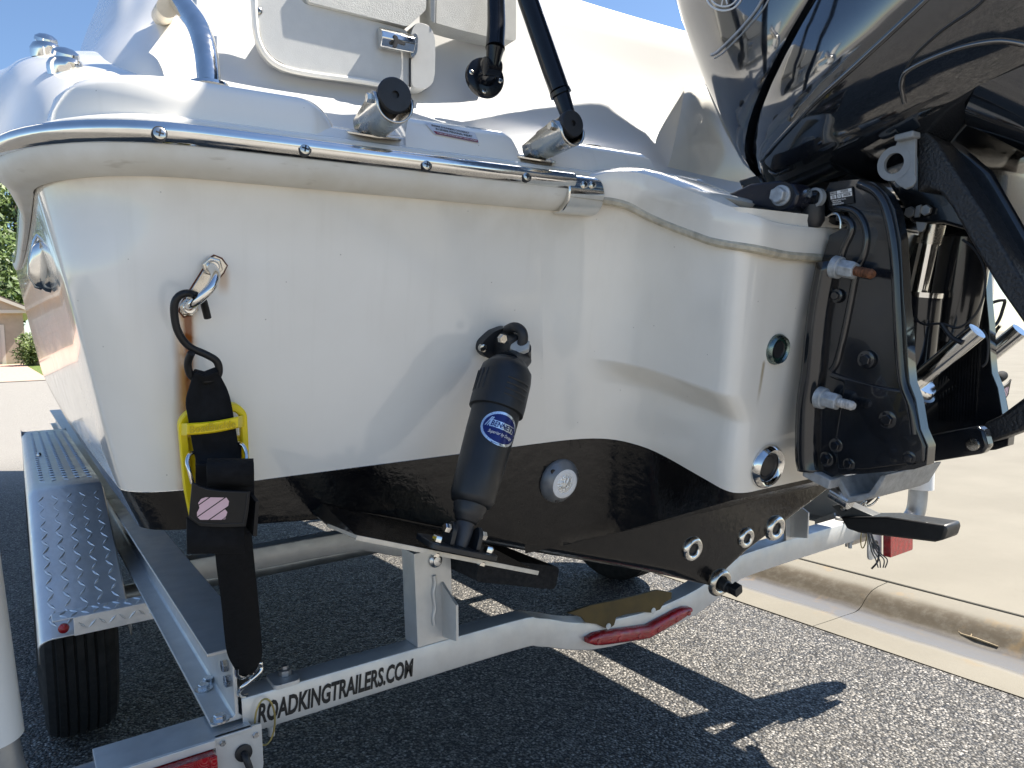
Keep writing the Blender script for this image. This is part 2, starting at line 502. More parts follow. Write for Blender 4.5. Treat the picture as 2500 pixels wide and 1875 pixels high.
def pine(x, y, h, rs, label, z=.6, cr0=.32, rad=2.6, n=4200):
    t = empty('pine_tree', (x, y, z), label, 'tree', 'pine trees behind the house')
    rn = random.Random(rs)
    pts = [V((x, y, z-.1)), V((x+rn.uniform(-.2,.2), y, z+h*.4)), V((x+rn.uniform(-.4,.4), y, z+h*.75)), V((x, y, z+h))]
    mb = MB().tube(cr(pts, 5), [.24-.21*i/15 for i in range(16)], 8)
    for i in range(16):
        zz = h*(cr0+.6*i/16); a = rn.uniform(0, 6.28); L = rad*rn.uniform(.5, 1)*(1.1-zz/h*.6)
        p = V((x, y, z+zz)); q = p+V((math.cos(a)*L, math.sin(a)*L, L*.25))
        mb.tube([p, (p+q)/2+V((0,0,-.1)), q], [.07,.045,.02], 5)
    mb.build('trunk', BARK, t)
    leaves((x, y, z+h*(cr0+(1-cr0)/2)), (rad, rad, h*(1-cr0)*.52), n, .26, PINE, 'crown', t, rs)
for i, (x, y, h, c0, rad, lb) in enumerate([
    (-3.4, 68, 19, .2, 3.2, 'tall dark pine at the left picture edge above the garage gable'),
    (.6, 72, 17, .22, 2.6, 'pine standing right above the corner of the garage roof'),
    (-1.5, 66, 10, .1, 3.0, 'low bushy pine directly behind the garage roof'),
    (-9, 74, 21, .3, 3.4, 'pine seen only as a reflection in the hull side, left of the garage'),
    (3.8, 80, 16, .25, 2.8, 'pine hidden behind the port side of the boat, right of the garage'),
    (-16, 70, 19, .25, 3.6, 'far left pine mirrored in the hull side')]):
    pine(x, y, h, 11+i, lb, cr0=c0, rad=rad)
def shrub(x, y, z, r_, h, rs, label):
    t = empty('shrub', (x, y, z), label, 'shrub')
    MB().tube([(x, y, z-.05), (x+.05, y, z+h*.6)], [.06, .03], 7).build('trunk', BARK, t)
    leaves((x, y, z+h*.5), (r_, r_, h*.5), 5200, .075, BUSH, 'crown', t, rs)
shrub(1.05, 49.5, .5, 1.05, 1.95, 3, 'round green shrub at the corner of the garage')
o = MB().box((-40, 90, 0), (40, 91, 9)); 

# ------------------------------------------------------------------ BOAT
MC[1] = .93
boat = empty('boat', (CX, .95, 0), 'white motorboat with a black bottom on an aluminium trailer, seen from its stern', 'boat')
def w_st(z):
    P = [(.585, 0.0), (.862, .81), (.884, 1.035), (.94, 1.056), (1.30, 1.122), (1.34, 1.126)]
    for (a, b), (c, d) in zip(P, P[1:]):
        if z <= c: return b + (d - b) * (z - a) / (c - a)
    return P[-1][1]
def w_at(z, y):
    k = (z - .585) / .75
    ye = 6.2 + 2.2 * k
    w0 = w_st(z)
    ys = 3.0 + 1.6 * k
    if y > ys: w0 *= math.sqrt(max(0, 1 - ((y - ys) / (ye - ys)) ** 2.2))
    return max(w0, 0)
def rise(y, k):
    return .75 * max(0, k) * max(0, (y - 1.2) / 6.2) ** 1.6
def plan(z, off=0.0, r=None, fwd=True, upto=None, n=10):
    """port half: centre of the transom -> corner -> forward along the side"""
    if r is None:
        t_ = min(1, max(0, (z - 1.16) / .13)); r = .07 + .08 * t_ * t_ * (3 - 2 * t_)
    W = w_st(z) + off; y0 = YT(z) - off; r = min(r + off, max(W * .5, .001))
    pts = [V((CX - W * k / 12 if k < 12 else CX - W + r, y0, z)) for k in range(0, 12) if W * k / 12 < W - r - .005]
    for k in range(n + 1):
        a = math.pi / 2 * k / n
        pts.append(V((CX - W + r - r * math.sin(a), y0 + r - r * math.cos(a), z)))
    if fwd:
        ye = 6.2 + 2.2 * (z - .585) / .75
        for k in range(1, 19):
            t = (k / 18) ** 1.4
            y = y0 + r + (ye - y0 - r) * t
            pts.append(V((CX - max(w_at(z, y) + off, 0) if k < 18 else CX, y, z + rise(y, (z - .585) / .75))))
    return pts
def hull_part(zs):
    mb = MB(); rows = []
    for z in zs:
        p = plan(z)
        p = cr_fix(p)
        rows.append(p)
    m = min(len(r_) for r_ in rows)
    rows = [r_[:m] for r_ in rows]
    mb.grid(rows); mb.grid([[mir(q) for q in r_] for r_ in rows])
    return mb
def cr_fix(p):
    # resample the transom part to a fixed count so rows match
    i = next(k for k, q in enumerate(p) if k >= len(p) - 29)
    a = p[:len(p)-29+1]; c = p[len(p)-29+1:]
    L = a[0].x - a[-1].x
    a2 = [V((a[0].x - L * k / 11, a[0].y, a[0].z)) for k in range(12)]
    return a2 + c
zs_w = [.935 + (1.325 - .935) * k / 16 for k in range(17)]
hull = hull_part(zs_w).build('hull', GEL, boat, angle=60)
zs_b = [.585, .59] + [.585 + .277 * k / 10 for k in range(1, 11)] + [.868, .876, .884, .90, .92, .9345]
bottom = hull_part(zs_b).build('hull_bottom', BLK, boat, angle=50)

# engine pod (setback) moulded on the transom
def YA(z): return .66 - .2 * (z - 1.1)
def XC(z): return .866 - .144 * (z - .86)
def pod_row(zt, za, lip=0.0):
    """zt: height at the transom end, za: height at the aft corner"""
    out = []
    for k, (fx, fy) in enumerate([(-.21, -.012), (-.15, .004), (-.10, .016), (-.06, .050), (-.028, .13), (-.006, .28), (0, .45), (0, .62), (0, .8), (.0, .90), (.008, .97), (.032, 1.0), (.07, 1.0), (.16, 1.0), (.26, 1.0)]):
        t = min(1, max(0, fy)); z = zt + (za - zt) * t
        y = YT(z) + (YA(z) - YT(z)) * fy
        out.append(V((XC(z) + fx - lip * (0 if k < 3 else .5 if k == 3 else 1 if k <= 12 else 0), y, z)))
    out.append(V((CX, out[-1].y, out[-1].z)))
    return out
rw = [pod_row(1.31, 1.262, .008), pod_row(1.27, 1.215, .010), pod_row(1.2, 1.16, .012), pod_row(1.12, 1.07, .016), pod_row(1.075, 1.02, .020), pod_row(1.064, 1.006, .019), pod_row(1.036, .974, -.004), pod_row(1.02, .96, -.006),
      pod_row(.99, .93, -.002), pod_row(.95, .89), pod_row(.9355, .860)]
def densify(rows, nu=3, nv=3): return patch(rows, nu, nv)
g = densify(rw)
mb = MB().grid(g); mb.grid([[mir(q) for q in r_] for r_ in g])
podo = mb.build('engine_pod', GEL, boat, angle=60)
rb = [pod_row(.935, .8595), pod_row(.88, .857), pod_row(.82, .855), pod_row(.75, .853)]
under = [V((CX, p.y, p.z)) for p in rb[-1]]
g2 = patch(rb, 3, 2)
mb = MB().grid(g2); mb.grid([[mir(q) for q in r_] for r_ in g2])
mb.grid([g2[-1], [V((CX, p.y, p.z)) for p in g2[-1]]]); mb.grid([[mir(q) for q in g2[-1]], [V((CX, p.y, p.z)) for p in g2[-1]]])
mb.build('pod_underside', BLK, boat, angle=60)

CAPT = [BVHTree.FromPolygons([tuple(v.co + ORG[o_.name]) for v in o_.data.vertices], [list(p.vertices) for p in o_.data.polygons]) for o_ in (hull,)]
_hg = patch([pod_row(1.42, 1.36, .006), pod_row(1.31, 1.262, .008), pod_row(1.2, 1.16, .012)], 3, 3); _m = len(_hg[0])
CAPT.append(BVHTree.FromPolygons([tuple(p) for r_ in _hg for p in r_], [(i*_m+j, i*_m+j+1, (i+1)*_m+j+1, (i+1)*_m+j) for i in range(len(_hg)-1) for j in range(_m-1)]))
# pod cap: the deck moulding that laps down over the pod
def plan_pod(px):
    u = (px - 1250) / F0
    return (.559 + .829 * u) / (.829 - .559 * u)
def capP(px, py):
    """point on the pod cap face for a sight line"""
    d = ray(px, py).normalized(); best = None
    for t in CAPT:
        h = t.ray_cast(EYE, d)
        if h[0] is not None and (best is None or h[3] < best[3]): best = h
    if best is None: return PX(px, py, .80)
    n = best[1] if best[1].dot(d) < 0 else -best[1]
    return best[0] + V((n.x, n.y, 0)).normalized() * .010
seam = [(1440, 482), (1490, 486), (1530, 496), (1580, 518), (1640, 541), (1700, 563), (1760, 583), (1835, 600), (1900, 615), (1960, 620), (2008, 623), (2100, 628)]
topl = [(1440, 432), (1490, 420), (1530, 418), (1580, 424), (1640, 442), (1700, 465), (1760, 489), (1838, 526), (1900, 546), (1960, 553), (2008, 556), (2100, 560)]
A = [capP(*p) for p in seam]; B = [capP(*p) for p in topl]
def inward(p, d, k, up=0):
    n = V((d, d * .25, 0)) if 1 < k < 8 else V((0, d, 0))
    if k in (7, 8): n = V((d*.6, d, 0))
    return p + n + V((0, 0, up))
rows = [[inward(p, .012, k, .004) for k, p in enumerate(A)], A, [a.lerp(b, .35) for a, b in zip(A, B)], [a.lerp(b, .75) for a, b in zip(A, B)],
        [inward(a.lerp(b, .96), .004, k, 0) for k, (a, b) in enumerate(zip(A, B))], [inward(b, .022, k, .006) for k, b in enumerate(B)], [inward(b, .16, k, .010) for k, b in enumerate(B)]]
g = [cr(r_, 5) for r_ in rows]
mb = MB().grid(g); mb.grid([[mir(q) for q in r_] for r_ in g])
mb.build('pod_cap', GEL, boat, angle=40)
# tan sealant line in the lap joint
SEAL = simple('old_sealant', (.50, .45, .35), .6, var=.3, vs=60)
mb = MB().tube(cr([inward(p, .0035, k, -.005) for k, p in enumerate(A)][0:11], 4), .0065, 8)
mb.build('joint_sealant', SEAL, boat)

# rub rail round the stern and forward
def railpath(z, off, x_end=.665, y_to=6.5):
    pts = []
    W = 1.125 + off; off0 = off; y0 = YT(z) - off; r = .15 + off
    x = x_end; 
    xs = [x_end - (x_end - (CX - W + r)) * k / 8 for k in range(9)]
    pts = [V((x, y0, z)) for x in xs[:-1]]
    for k in range(17):
        a = math.pi / 2 * k / 16
        pts.append(V((CX - W + r - r * math.sin(a), y0 + r - r * math.cos(a), z)))
    for k in range(1, 22):
        y = y0 + r + (y_to - y0 - r) * (k / 21) ** 2
        off = off0 - max(off0, .0) * .8 * min(1, max(0, (y - .98) / .25))
        pts.append(V((CX - w_at(1.32, y) - off, y, z + rise(y, .98))))
    return pts
def sweep(prof, x_end, y_to=6.5, mirror=False):
    """prof: list of (offset outwards, z)"""
    rows = [railpath(z, off, x_end, y_to) for off, z in prof]
    mb = MB().grid(rows)
    mb.f.append([i * len(rows[0]) for i in range(len(rows))])
    if mirror:
        n = len(mb.v); mb.v += [mir(p) for p in mb.v]; mb.f += [[i + n for i in q] for q in list(mb.f)]
    return mb
arc = lambda cx, cz, rx, rz, a0, a1, n: [(cx + rx * math.cos(R(a0 + (a1 - a0) * k / n)), cz + rz * math.sin(R(a0 + (a1 - a0) * k / n))) for k in range(n + 1)]
rub = sweep([(-.004, 1.286)] + arc(.006, 1.309, .026, .024, -85, 85, 12) + [(-.004, 1.334)], .668, mirror=True).build('rub_rail', VINYL, boat, angle=60)
strip = sweep([(.022, 1.309)] + arc(.025, 1.3215, .0145, .0125, -85, 88, 12) + [(.018, 1.334)], .672, mirror=True).build('rail_insert', CHR, rub, angle=60)
# rail screws
def screw(p, n, r, parent, m=None, name='screw'):
    n = V(n).normalized(); mb = MB()
    mb.lathe(p, n, [(-.006, r), (.0002, r), (.0008, r * .8), (.0012, r * .35), (.0012, .00001)], 18)
    o = mb.build(name, m or STEEL, parent)
    u = n.orthogonal().normalized(); b = n.cross(u); u, b = (u + b*.6).normalized(), (b - u*.6).normalized()
    cr_ = MB()
    for a, c in ((u, b), (b, u)):
        q = p + n * .0015
        cr_.add([q + a*r*.62 + c*r*.13, q - a*r*.62 + c*r*.13, q - a*r*.62 - c*r*.13, q + a*r*.62 - c*r*.13], [(0,1,2,3)])
    cr_.build('screw_recess', RUB, parent, smooth=False)
    return o
for px, py in ((390, 325), (745, 363), (1042, 402), (1287, 430)):
    p = PP(px, py, V((0, YT(1.322) - .0393, 1.322)), V((0, 1, 0)))
    screw(p, (0, -1, .12), .0062, rub); MB().lathe(p, (0, -1, .12), [(-.006, .0074), (-.0002, .0074), (-.0001, .001)], 18).build('screw_seat', RUB, rub)
# steel end cap
def endcap(s=1):
    mb = MB()
    pr = [(-.003, 1.281)] + arc(.008, 1.309, .030, .029, -88, 88, 14) + [(-.003, 1.3385)]
    x0, x1 = .662, .728
    rows = [[V((x, YT(1.31) - o_, z)) for x in (x0, (x0+x1)/2, x1)] for o_, z in pr]
    mb.grid(rows); mb.f.append([i * 3 + 2 for i in range(len(rows))][::-1]); mb.f.append([i * 3 for i in range(len(rows))])
    if s < 0: mb.v = [mir(p) for p in mb.v]
    return mb
ec = endcap().build('rail_end_cap', CHR, rub, bevel=.002)
endcap(-1).build('rail_end_cap', CHR, rub, bevel=.002)
for px in (1428, 1448):
    p = PP(px, 450, V((0, YT(1.31) - .0385, 1.31)), V((0, 1, 0))); screw(p, (0, -1, .1), .0055, rub)

# deck edge above the rail, with raised pads
dk = sweep([(.004, 1.333), (.006, 1.338), (.002, 1.345), (-.012, 1.350), (-.020, 1.353), (-.026, 1.362), (-.036, 1.369), (-.06, 1.3715), (-.13, 1.373), (-.16, 1.373)], 1.0, mirror=True)
dk.build('deck_edge', GEL, boat, angle=60)
# ------------------------------------------------------------------ helpers for lettering and fittings
def text_mesh(body, name, m, parent, mapper, shear=0.0, bold=0.0, xs=1.0, space=1.0, thick=0.0, align='CENTER'):
    cu = bpy.data.curves.new('t', 'FONT'); cu.body = body; cu.size = 1; cu.shear = shear; cu.offset = bold
    cu.align_x = align; cu.align_y = 'CENTER'; cu.space_character = space; cu.resolution_u = 3
    to = bpy.data.objects.new('t', cu); COL.objects.link(to)
    dg = bpy.context.evaluated_depsgraph_get()
    me = bpy.data.meshes.new_from_object(to.evaluated_get(dg))
    vs = [mapper(v.co.x * xs, v.co.y) for v in me.vertices]; fs = [list(p.vertices) for p in me.polygons]
    bpy.data.objects.remove(to); bpy.data.curves.remove(cu); bpy.data.meshes.remove(me)
    return obj(name, vs, fs, m, parent, smooth=False)
WHITE = simple('white_print', (.80, .80, .80), .5, var=.03)
BLACKP = simple('black_print', (.010, .010, .011), .55, var=.1)

# raised pads of the deck
def pad(xa, xb, name='deck_pad'):
    """between xa (right end) and xb, rounded ends"""
    prof = [(-.0185, 1.351), (-.0215, 1.366), (-.028, 1.385), (-.040, 1.397), (-.056, 1.4015), (-.14, 1.404), (-.141, 1.37)]
    mb = MB(); rows = []
    n = 24
    for off, z in prof:
        r_ = []
        hgt = (z - 1.351) / .053
        for k in range(n + 1):
            t = k / n; e = .035 * (1 - math.sqrt(max(0, 1 - max(0, min(1, hgt)) ** 2)) if hgt < 1 else 1)
            x = xa - e - (xa - xb - 2 * e) * t
            r_.append(V((x, YT(1.36) - off, z)))
        rows.append(r_)
    mb.grid(rows)
    m = len(rows[0])
    mb.f.append([i * m for i in range(len(rows))]); mb.f.append([i * m + m - 1 for i in range(len(rows))][::-1])
    return mb.build(name, GEL, boat, angle=60)
PP_ = [(-.0185, 1.351), (-.0215, 1.366), (-.028, 1.385), (-.040, 1.397), (-.056, 1.4015), (-.12, 1.404)]
rws = [railpath(z, off, .352, 3.0) for off, z in PP_]
rws = []
for off, z in PP_:
    pth = railpath(z, off, .3, 3.0); ext = [V((.352 - .052 * k / 10, pth[0].y, pth[0].z)) for k in range(10)]
    r_ = []
    for p in ext + pth:
        f = math.sqrt(max(0, 1 - (max(0, p.x - .30) / .052) ** 2)); r_.append(V((p.x, p.y + (1 - f) * .03, 1.350 + (p.z - 1.350) * f)))
    rws.append(r_)
MB().grid(rws).build('deck_pad', GEL, boat, angle=70)
pad(.612, .432); pad(.885, .668); pad(1.9, 1.42)

# port quarter coaming and the moulded inner liner, all one skin of gelcoat
def pxrows(rows, nu=5, nv=5): return patch([[PY(*p) for p in r_] for r_ in rows], nu, nv)
mb = MB()
mb.grid(pxrows([
    [(-90, 460, 1.20), (10, 420, 1.10), (60, 370, 1.02), (115, 320, .97), (200, 290, .95), (330, 285, .95)],
    [(-80, 330, 1.36), (12, 300, 1.2), (58, 262, 1.12), (115, 222, 1.06), (205, 195, 1.03), (335, 200, 1.02)],
    [(-70, 230, 1.5), (4, 225, 1.32), (50, 190, 1.25), (110, 165, 1.2), (200, 150, 1.18), (335, 160, 1.14)],
    [(-60, 185, 1.7), (6, 170, 1.5), (48, 145, 1.45), (105, 133, 1.42), (195, 124, 1.42), (335, 130, 1.4)],
    [(-60, 185, 2.0), (8, 180, 2.0), (48, 165, 2.0), (105, 160, 2.0), (195, 150, 2.0), (335, 150, 1.9)]]))
mb.build('quarter_coaming', GEL, boat, angle=80)
mb = MB()
mb.grid(pxrows([
    [(175, 190, 1.45), (225, 205, 1.18), (290, 212, 1.07), (370, 220, 1.02), (450, 235, 1.0), (560, 255, 1.0)],
    [(190, 140, 1.55), (240, 140, 1.26), (300, 135, 1.14), (365, 140, 1.07), (440, 170, 1.05), (540, 200, 1.05)],
    [(212, 75, 1.7), (262, 70, 1.4), (315, 60, 1.28), (360, 70, 1.2), (440, 90, 1.13), (530, 110, 1.12)],
    [(240, 5, 1.8), (282, 0, 1.5), (330, -5, 1.4), (372, 0, 1.3), (450, 10, 1.2), (530, 20, 1.18)],
    [(258, -60, 1.9), (300, -60, 1.65), (350, -60, 1.5), (400, -60, 1.4), (450, -60, 1.3), (530, -60, 1.25)]]))
mb.build('side_coaming', GEL, boat, angle=80)
cols = [(480, 245, 165, -80), (560, 262, 178, -80), (700, 288, 198, -80), (850, 314, 218, -80), (1000, 338, 236, -80), (1100, 354, 248, -80), (1200, 372, 261, -70), (1300, 392, 275, -30), (1385, 410, 287, 1), (1460, 425, 298, 25), (1545, 440, 311, 50), (1605, 455, 321, 67), (1670, 470, 333, 85), (1760, 490, 350, 108), (1900, 520, 380, 142)]
LY = lambda px: 1.14 - .10 * max(0, (px - 1000) / 900)
def lpt(px, y, k): return PY(px, y, {0: .93, 1: LY(px) - .02, 2: LY(px) + .05}[k])
g = []
rows = [[lpt(px, a, 0) for px, a, b, c in cols], [PY(px, a * .6 + b * .4, .5 * .93 + .5 * LY(px)) for px, a, b, c in cols], [lpt(px, b, 1) for px, a, b, c in cols], [PY(px, (b + c) / 2, LY(px) + .02) for px, a, b, c in cols], [lpt(px, c, 2) for px, a, b, c in cols],
        [lpt(px, c, 2) + V((0, .03, .004)) for px, a, b, c in cols], [lpt(px, c, 2) + V((0, .16, -.06)) for px, a, b, c in cols]]
LIN = NT('liner_gelcoat')
x, y, z = LIN.xyz()
c0 = LIN.ramp(LIN.noise(3, 2), [(.3, (.64, .64, .63)), (.7, (.65, .65, .64))])
LIN.set(Base_Color=c0, Roughness=.36); LIN = LIN.m
mb = MB().grid(patch(rows, 4, 4)); mb.build('cockpit_liner', LIN, boat, angle=70)
# starboard gunwale inside, beyond the engine
mb = MB().grid(pxrows([
    [(1560, 470, 1.02), (1700, 500, 1.0), (1850, 540, 1.0)], [(1625, 415, 1.0), (1710, 380, .99), (1850, 400, .98)], [(1650, 330, 1.0), (1720, 300, .99), (1850, 310, .99)], [(1672, 216, 1.03), (1710, 214, 1.02), (1850, 240, 1.0)],
    [(1676, 210, 1.08), (1715, 208, 1.08), (1850, 230, 1.08)]]))
mb.build('splash_well_side', GEL, boat, angle=80)
# walk-through door in the liner
VIN = simple('seat_vinyl', (.56, .56, .53), .6, var=.04, bump=.5, bs=700, bd=.002)
PANL = simple('door_gelcoat', (.60, .60, .58), .45, var=.03, bump=.25, bs=900, bd=.001)
def slab(px, y0, d, name, m, parent, bevel=.003, r=.006, label=None):
    o3 = [PY(a, b, y0) for a, b in px]
    return MB().prism(rnd(o3, r), (0, d, 0)).build(name, m, parent, bevel=bevel, label=label, angle=30)
D = slab([(622, -70), (630, 55), (642, 108), (665, 140), (702, 161), (768, 176), (870, 190), (998, 211), (999, 88), (990, 72), (860, 38), (740, 8), (700, -70)], LY(0) - .047, .03, 'door', PANL, boat)
slab([(745, -70), (752, 4), (870, 34), (995, 65), (1040, 25), (1044, -70)], LY(0) - .055, .05, 'seat_cushion', VIN, boat, .01)
slab([(1004, 214), (1040, 217), (1056, 205), (1062, 180), (1063, 92), (1050, 62), (1016, 52), (1003, 80)], LY(0) - .05, .05, 'door_jamb', PANL, boat, .008, .012)
slab([(1050, -70), (1052, 52), (1120, 72), (1186, 88), (1260, 100), (1260, -70)], LY(0) - .05, .04, 'seat_cushion', VIN, boat, .008)
st = MB().tube([PY(1066, -60, LY(0)-.0515), PY(1064, 56, LY(0)-.0515)], .0012, 6).build('stitching', simple('thread', (.35, .34, .32), .8), boat)
# rim of the moulded recess
mb = MB().tube(cr([PY(a, b, LY(0) - .047) for a, b in [(618, -70), (624, 60), (636, 112), (662, 148), (700, 168), (768, 182), (870, 196), (1000, 218)]], 6), .0045, 8)
mb.build('recess_rim', GEL, boat)
MB().tube([PY(1001, 212, LY(0) - .052), PY(1001.5, 88, LY(0) - .052)], .0016, 6).build('door_gap', RUB, boat)
screw(PY(632, 26, LY(0) - .048), (0, -1, 0), .005, boat)
# door latch
L0 = MB()
c1 = PY(921, 95, LY(0) - .05); c2 = PY(1002, 112, LY(0) - .05)
dx = (c2 - c1); up = V((0, 0, 1))
def latch(c1, c2, h, d):
    a = (c2 - c1); n = V((0, -1, 0)); u = a.cross(n).normalized(); u = u if u.z > 0 else -u
    prof = [(-h/2, 0), (-h/2, d*.55), (-h*.12, d), (h*.2, d*.92), (h/2, d*.45), (h/2, 0)]
    return [[c + u * p + n * q for p, q in prof] for c in (c1, c2)]
q = latch(c1, c2, .030, .020)
mb = MB().add(q[0] + q[1], [(i, i+1, 6+i+1, 6+i) for i in range(5)] + [(5, 0, 6, 11), tuple(range(6))[::-1], tuple(range(6, 12))])
lt = mb.build('latch', CHR, boat, bevel=.0015)
slab([(962, 84), (970, 88), (974, 98), (990, 104), (990, 110), (972, 104), (968, 116), (960, 114), (964, 100)], LY(0) - .0725, .004, 'latch_slot', RUB, lt, 0, .001)
slab([(1006, 84), (1016, 80), (1021, 92), (1019, 128), (1010, 142), (1004, 138), (1003, 100)], LY(0) - .060, .008, 'strike_plate', STEEL, lt, .001)

# grab rail
def to3(l): return [PY(*p) for p in l]
hp = to3([(400, -60, 1.12), (437, 0, 1.06), (480, 58, 1.0), (500, 116, .965), (508, 174, .95), (509, 206, .945)])
MB().tube(cr(hp, 6), .0137, 20).build('grab_rail', CHR, boat)
p = hp[-1]; 
MB().lathe(hp[-1] + V((0, 0, -.004)), (0, 0, 1), [(0, .024), (.004, .023), (.006, .015)], 24).build('rail_foot', CHR, boat)
MB().tube([PY(395, 40, 1.2), PY(408, 18, 1.06)], [.014, .0125], 18).build('rail_stub', simple('worn_nylon', (.62, .56, .46), .6), boat)
# cleats
def cleat(px, py, Yc, s):
    c = PY(px, py, Yc); ax = V((.05, -.15, 1)).normalized()
    mb = MB().lathe(c, ax, [(-.012, .95*s), (-.002, 1.05*s), (.004, 1.05*s), (.010, .9*s), (.013, .6*s), (.0135, .001)], 32, sx=1.5, up=(1, .2, 0))
    o = mb.build('cleat', CHR, boat)
    b = MB().lathe(c + ax * .012, V((.05, -.5, 1)), [(0, .55*s), (.004, .80*s), (.009, .74*s), (.013, .45*s), (.0145, .001)], 28, sx=1.35, up=(1, .2, 0)); b.build('cleat_horn', CHR, o)
cleat(160, 168, 1.14, .020); cleat(112, 126, 1.38, .020)

POLE = simple('pole_black', (.006, .007, .010), .16, var=.2, vs=60, spec=.35)
# black folding pole with a round hinge base on the liner
PB = PY(1184, 190, 1.045)
nrm = V((-.18, -1, .10)).normalized()
bs = MB().lathe(PB, nrm, [(-.004, .0335), (0, .0335), (.0035, .0325), (.005, .030), (.0055, .001)], 36).build('pole_base', POLE, boat)
for a in (35, 125, 215, 305):
    u_ = nrm.orthogonal().normalized(); v_ = nrm.cross(u_)
    screw(PB + nrm * .005 + (u_ * math.cos(R(a)) + v_ * math.sin(R(a))) * .0255, nrm, .0042, bs)
H1 = PB + nrm * .030
MB().tube([PB + nrm * .004, PB + nrm * .016, H1], [.017, .014, .012], 18).build('pole_socket', POLE, bs)
MB().lathe(H1 + V((-.014, .002, .004)), (1, 0, 0), [(0, .010), (.001, .0145), (.027, .0145), (.028, .010)], 20).build('hinge_knuckle', POLE, bs)
tp = [H1 + V((0, -.002, .004)), PY(1209, 118, 1.01), PY(1212, 60, 1.02), PY(1210, -60, 1.04)]
MB().tube([tp[0], tp[0].lerp(tp[1], .6), tp[1]], [.0115, .013, .0150], 18).build('hinge_arm', POLE, bs)
MB().tube([tp[1], tp[1].lerp(tp[2], .25), tp[2], tp[3], V((.98, .80, 2.42))], [.0158, .0152, .0150, .0150, .0150], 24).build('pole', POLE, boat)
# stainless stern brackets with rubber plugs
def stern_bracket(base, head, r, pole=None):
    """base, head: 3D points on the channel's axis"""
    ax = (head - base).normalized(); L = (head - base).length
    side = ax.cross(V((0, 0, 1))).normalized(); upv = side.cross(ax).normalized()
    # U-shaped channel: open at the top
    ang = [180 + 180 * k / 14 for k in range(15)]
    sec = lambda q, rad, ht: [q + side * rad + upv * ht] + [q - (side * math.cos(R(a)) * rad - 0 * upv) + upv * math.sin(R(a)) * rad for a in ang] + [q - side * rad + upv * ht]
    hts = [(-.012, .004), (.25, .008), (.6, .014), (.85, .018), (1.0, .012), (1.06, .001)]
    rws = []
    for t, h in hts:
        q = base + ax * (L * t)
        rws.append([q + side * r + upv * h] + [q + side * r * math.cos(R(k * 180 / 14)) - upv * math.sin(R(k * 180 / 14)) * r for k in range(15)] + [q - side * r + upv * h])
    b = MB().grid(rws).build('stern_bracket', STEEL, boat, solid=.0022, angle=50)
    # foot flange on the deck
    f = MB().lathe(base + V((0, 0.004, -.012)), V((0, -.35, 1)), [(0, r * 1.5), (.002, r * 1.5)], 28, sx=1.25, up=(0, 1, 0)).build('foot_plate', STEEL, b)
    # tube with the rubber plug
    q1 = base + ax * L * .30 + upv * .006; q2 = base + ax * L * .96 + upv * .010
    MB().tube([q1, q2], r * .80, 22).build('inner_tube', simple('stained_steel', (.16, .12, .08), .3, metal=.9, var=.3), b)
    MB().lathe(q2, ax, [(-.002, r*.8), (-.001, r * .90), (.007, r * .93), (.0095, r * .86), (.0098, r * .20), (.006, r * .18), (.006, .0001)], 30).build('rubber_plug', RUB, b)
    q = base + ax * L * .86 + upv * .008 + side * (-r - .001)
    sgn = -1 if (q - EYE).length < (base + side * r - EYE).length else 1
    for s_ in (-1, 1):
        MB().hexa(base + ax * L * .84 + upv * .009 + side * s_ * r, side * s_, .0058, .006, up=upv).build('bolt_head', STEEL, b)
    return b
stern_bracket(PY(905, 305, .885), PY(962, 256, .800), .0225)
b2 = stern_bracket(PY(1303, 366, .875), PY(1394, 322, .790), .0200)
pp = [PY(1388, 285, .812), PY(1370, 232, .822), PY(1366, 222, .823), PY(1289, 0, .86), PY(1262, -80, .872)]
MB().tube([pp[0], pp[1]], [.0105, .0125], 18).build('hinge_tongue', POLE, b2)
MB().tube([pp[1], pp[2]], [.0155, .0150], 22).build('pole_collar', POLE, b2)
MB().tube(pp[2:] + [V((.96, .78, 2.40))], .0142, 24).build('pole', POLE, boat)
# canvas roll added above the frame, on the poles, to shade the stern ledge
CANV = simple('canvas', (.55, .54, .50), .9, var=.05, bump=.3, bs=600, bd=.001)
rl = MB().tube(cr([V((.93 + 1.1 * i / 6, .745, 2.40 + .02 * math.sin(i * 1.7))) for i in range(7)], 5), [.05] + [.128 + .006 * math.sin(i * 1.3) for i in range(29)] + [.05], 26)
cano = rl.build('added_shade_roll', CANV, boat, angle=70)
for x in (1.05, 1.35, 1.65, 1.9): MB().lathe(V((x, .745, 2.40)), (1, 0, 0), [(0, .138), (.03, .138)], 26).build('added_shade_strap', RUB, cano)
MB().lathe(PY(1440, 368, .93), (0, -.2, 1), [(-.01, .022), (.004, .022), (.008, .018), (.009, .001)], 26).build('deck_fitting', POLE, boat)

# warning sticker on the second pad
STK = simple('clear_sticker', (.55, .60, .70), .3, var=.03); REDP = simple('red_print', (.22, .05, .08), .5)
def padface(px, py): return PP(px, py, V((0, YT(1.36) + .0235, 1.375)), V((0, -1, .35)).normalized())
sq = [padface(*p) for p in ((1028, 298), (1150, 323), (1166, 335), (1060, 322))]
sa, sb = padface(1036, 303), padface(1160, 329)
sx_ = (sb - sa); sy_ = V((0, .35, 1)).normalized()
def smap(cx, cy, sc, nn=.0012):
    xh = sx_.normalized()
    o_ = sa + sx_ * cx + sy_ * cy + V((0, -nn, 0))
    return lambda a, b: o_ + xh * a * sc + sy_ * b * sc
P4 = [sa + sx_ * a + sy_ * b + V((0, -.0006, 0)) for a, b in ((.0, .003), (1.0, .003), (1.04, -.0125), (.16, -.0125))]
MB().add(P4, [(0, 1, 2, 3)]).build('warning_sticker', STK, boat, smooth=False)
